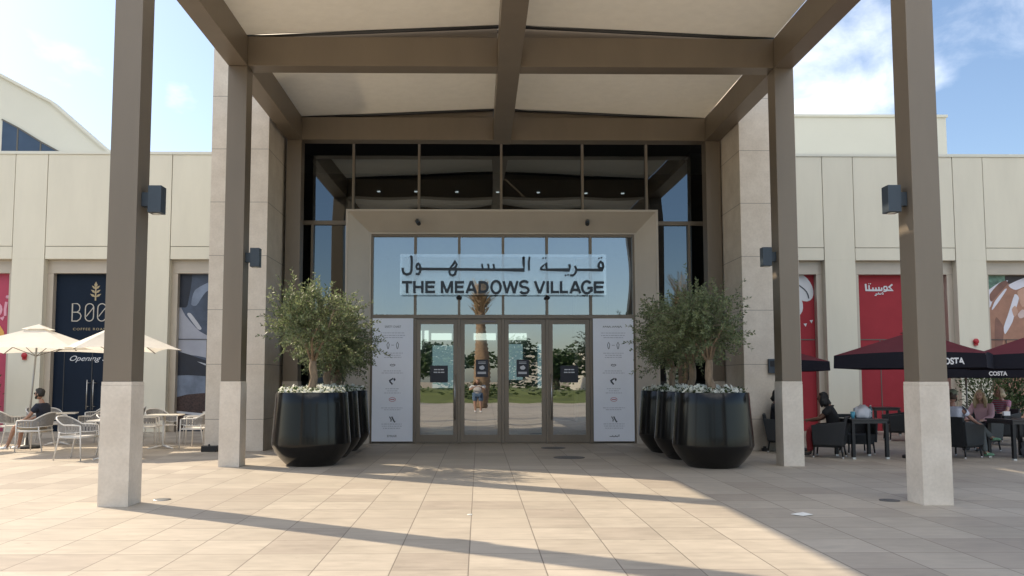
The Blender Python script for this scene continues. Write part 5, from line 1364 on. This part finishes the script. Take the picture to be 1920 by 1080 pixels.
STAND = dict(pelvis=(0, 0, .90), spine=(0, 0, 1.06), chest=(0, 0, 1.24), neck=(.01, 0, 1.39), head=(.03, 0, 1.44), sh_l=(0, .16, 1.31), el_l=(.12, .24, 1.10), wr_l=(.30, .10, 1.26), ha_l=(.37, .06, 1.29), sh_r=(0, -.16, 1.31), el_r=(.12, -.24, 1.10), wr_r=(.30, -.10, 1.26), ha_r=(.37, -.06, 1.29),
             hip_l=(0, .085, .87), kn_l=(.02, .10, .48), an_l=(0, .10, .09), to_l=(.12, .11, .04), hip_r=(0, -.085, .87), kn_r=(.02, -.10, .48), an_r=(0, -.10, .09), to_r=(.12, -.11, .04))
person("standing woman in pale top and denim shorts mirrored in the glass door", (0.0, -0.75, 0), 90, STAND, (.42, .25, .18), (.25, .17, .09), cloth("pale_top", (.55, .55, .56)), cloth("denim_shorts", (.09, .15, .25)), WSHOE, hair_len=.18, long_legs=False)

# ------------------------------------------------------------------ plants in pots near the shops
TERRA = mat("terracotta", (0.26, 0.085, 0.05), 0.8, var=0.15)
def bush(label, x, y, h, r, pot, lm, seed, n=1500, leaf=.09):
    t = thing("potted_shrub", label, "potted plant", (x, y, 0)); rr = random.Random(seed)
    m = M(); m.lathe([(0.16, 0), (0.24, 0.42), (0.25, 0.46), (0.22, 0.46), (0.2, 0.40), (0, 0.40)], (x, y, 0), 24); m.build("pot", pot, t, angle=35)
    m = M()
    for k in range(6):
        a = k * 1.05; m.tube([(x, y, .4), (x + .3 * r * math.cos(a), y + .3 * r * math.sin(a), .4 + (h - .4) * .4), (x + .7 * r * math.cos(a), y + .7 * r * math.sin(a), h * .85)], [.016, .012, .005], 6)
    m.build("stem", TWIG, t)
    m = M(); cl = [Vector((rr.gauss(0, .45) * r, rr.gauss(0, .45) * r, rr.uniform(.05, .95) * (h - .5))) for _ in range(16)]
    for i in range(n):
        c = rr.choice(cl) + Vector((rr.gauss(0, .16), rr.gauss(0, .16), rr.gauss(0, .14))); p = Vector((x, y, .55)) + c
        d = (Vector((c.x, c.y, .25)).normalized() + Vector((rr.uniform(-.7, .7), rr.uniform(-.7, .7), rr.uniform(-.5, .7)))).normalized(); s_ = d.orthogonal().normalized(); s_ = (s_ * math.cos(i) + d.cross(s_) * math.sin(i)); L = leaf * rr.uniform(.7, 1.3)
        m.add([p, p + d * L * .45 + s_ * L * .17, p + d * L, p + d * L * .45 - s_ * L * .17], [(0, 1, 2, 3)])
    m.build("foliage", lm, t, fix=False); return t
bush("potted green shrub by the red shop at the photo edge, in a terracotta pot", -13.75, 22.2, 2.1, .42, TERRA, LEAF_DARK, 3, 1700, .12)
bush("potted feathery green shrub behind the blonde woman in pink", 13.1, 21.2, 1.75, .5, BLACK, LEAF_MID, 5, 1900, .10)
bush("potted dark green shrub beside the hands poster at the photo edge", 14.3, 21.8, 1.8, .5, BLACK, LEAF_DARK, 7, 1700, .11)

# ------------------------------------------------------------------ the garden behind the camera, mirrored in the glass
GRASSM = mat("lawn_green", (0.11, 0.135, 0.035), 0.95, var=0.4, scale=0.8)
m = M(); N = 40; vs = []
for i in range(N + 1):
    for j in range(13):
        x, y = -60 + 120 * i / N, -17.0 - 26 * j / 12; vs.append((x, y, 0.02 + (0.9 * min(1, j / 3)) * (0.75 + .25 * math.sin(i * .7)) if j else 0.0))
m.add(vs, [(i * 13 + j, i * 13 + j + 1, (i + 1) * 13 + j + 1, (i + 1) * 13 + j) for i in range(N) for j in range(12)], 0, True)
tag(m.build("lawn", GRASSM), "planted green bank beyond the plaza", "lawn", kind='structure')
def leaf_cloud(m, c, r, n, size, rr):
    for i in range(n):
        a, h = rr.uniform(0, 6.283), rr.uniform(-.8, 1); q = math.sqrt(max(0, 1 - h * h)); f = rr.uniform(.5, 1) ** .5
        p = Vector(c) + Vector((r[0] * q * math.cos(a), r[1] * q * math.sin(a), r[2] * h)) * f
        d = Vector((rr.uniform(-1, 1), rr.uniform(-1, 1), rr.uniform(-.6, 1))).normalized(); s_ = d.orthogonal().normalized(); L = size * rr.uniform(.7, 1.3)
        m.add([p, p + d * L * .5 + s_ * L * .3, p + d * L, p + d * L * .5 - s_ * L * .3], [(0, 1, 2, 3)])
m = M(); rr = random.Random(77)
for i in range(70): leaf_cloud(m, (rr.uniform(-26, 26), rr.uniform(-22, -18.2), .75), (rr.uniform(.6, 1.2), .5, rr.uniform(.35, .7)), 60, .22, rr)
tag(m.build("ground_cover", LEAF_MID, fix=False), "low mixed ground cover planting on the bank", "ground cover", kind='stuff')
TRK = mat("tree_bark", (0.17, 0.125, 0.085), .95, var=.3, scale=6, bump=.5, bscale=20)
for i, (x, y, h, r) in enumerate([(-9.5, -27, 6.0, 2.6), (-5.0, -30, 5.2, 2.2), (-2.4, -26, 4.2, 1.7), (3.2, -33, 4.6, 2.0), (6.8, -28, 3.9, 1.7), (11.5, -31, 5.4, 2.4), (-16, -30, 6.5, 3.0), (17.5, -29, 5.5, 2.5)]):
    t = thing("broadleaf_tree", "broad green tree of the garden mirrored in the glass, %s" % ("the bushiest by the left doors", "behind the bushiest", "low beside the palm trunk", "behind the inner right door", "low by the outer right door", "beyond the Arabic notice", "far beyond the white terrace side", "far beyond the parasol side")[i], "tree", (x, y, 0.5), "garden trees mirrored in the glass")
    m = M(); m.tube([(x, y, .4), (x + .1, y, h * .3), (x, y + .1, h * .6)], [.2, .15, .08], 8); m.build("trunk", TRK, t)
    m = M(); rr = random.Random(i)
    for k in range(12): leaf_cloud(m, (x + rr.gauss(0, .42) * r, y + rr.gauss(0, .42) * r, h * .62 + rr.gauss(0, .16) * h), (r * .45, r * .45, r * .4), 150, .30, rr)
    m.build("crown", LEAF_DARK, t, fix=False)
PALMBARK = mat("palm_bark", (0.27, 0.185, 0.115), .95, var=.35, scale=9, bump=.6, bscale=25)
PALMDRY = leaf_material("dry_frond", (0.30, 0.21, 0.11), (0.42, 0.32, 0.19), .2)
for i, (x, y, h, r, fr) in enumerate([(0.1, -7.5, 6.9, .27, 0), (10.6, -13.5, 6.6, .26, 1), (13.2, -15.0, 6.9, .26, 1), (-11.5, -11.0, 7.2, .26, 2), (12.2, -18.0, 5.6, .24, 2)]):
    t = thing("date_palm", ("date palm with trimmed brown trunk mirrored behind the sign", "date palm with dry tied top mirrored right of the sign, nearer one", "date palm with dry tied top mirrored right of the sign, taller one", "date palm with green fronds mirrored left of the portal", "short date palm with green fronds mirrored right of the sign")[i], "palm tree", (x, y, 0), "date palms mirrored in the glass")
    m = M(); pth = []; rd = []
    for k in range(int(h * 9) + 1):
        z = k / 9; pth.append((x + .05 * math.sin(z * .7), y, z)); rd.append(r * (1.0 if k % 2 else .86) * (1 + .35 * max(0, (z - h + 1.4) / 1.4)))
    m.tube(pth, rd, 14); m.build("trunk", PALMBARK, t)
    m = M(); rr = random.Random(i + 40)
    for k in range(170):   # fibre and cut frond stubs under the crown
        a = rr.uniform(0, 6.283); z = h - rr.uniform(0, 1.5); b = Vector((x + r * 1.05 * math.cos(a), y + r * 1.05 * math.sin(a), z)); d = Vector((math.cos(a) * .8, math.sin(a) * .8, rr.uniform(.4, 1.4))).normalized(); s_ = Vector((-math.sin(a), math.cos(a), 0)); L = rr.uniform(.2, .5)
        m.add([b - s_ * .05, b + d * L - s_ * .025, b + d * L + s_ * .025, b + s_ * .05], [(0, 1, 2, 3)])
    m.build("frond_stubs", PALMDRY, t, fix=False)
    if fr:
        m = M()
        for k in range(26 if fr == 2 else 14):
            a = k * 2.4; L = rr.uniform(1.5, 2.3); up = rr.uniform(.25, 1.2) if fr == 2 else rr.uniform(1.5, 3)
            d0 = Vector((math.cos(a), math.sin(a), up)).normalized(); pr = Vector((x, y, h)); s_ = Vector((-math.sin(a), math.cos(a), 0))
            pp = [pr + d0 * L * f - Vector((0, 0, .55 * L * f * f * (1 if fr == 2 else .25))) for f in [q / 9 for q in range(10)]]
            for q in range(1, 10):
                dd = (pp[q] - pp[q - 1]).normalized()
                for sd in (-1, 1):
                    for e in (0, .5):
                        b = pp[q - 1].lerp(pp[q], e); l_f = .42 * (1 - .5 * q / 9); tip = b + (dd * .8 + s_ * sd * .7 - Vector((0, 0, .15))).normalized() * l_f
                        m.add([b, b.lerp(tip, .5) + dd * .025, tip, b.lerp(tip, .5) - dd * .025], [(0, 1, 2, 3)])
        m.build("fronds", LEAF_DARK if fr == 2 else PALMDRY, t, fix=False)
for i, (x0, x1, y, h) in enumerate([(-20, -9, -58, 4.2), (2.5, 9, -55, 4.4), (12, 24, -62, 4.6)]):
    t = thing("garden_house", "white flat roofed house beyond the garden, %s" % ("beyond the English notice side", "behind the inner right door", "beyond the parasol side")[i], "house", ((x0 + x1) / 2, y, 0), "white houses mirrored in the glass")
    m = M(); m.box(x0, x1, y - 8, y, 0, h); m.build("wall", mat("house_white", (.62, .58, .50), .8), t)
    m = M(); m.box(x0 - .1, x1 + .1, y - 8.1, y + .1, h + .002, h + .3); m.build("roof", CREAM, t)
    k = int((x1 - x0) / 2.4)
    for j in range(k):
        x = x0 + (j + .5) * (x1 - x0) / k; m = M(); m.box(x - .5, x + .5, y + .003, y + .03, 1.2, 2.6); m.build("window", WINB, t)
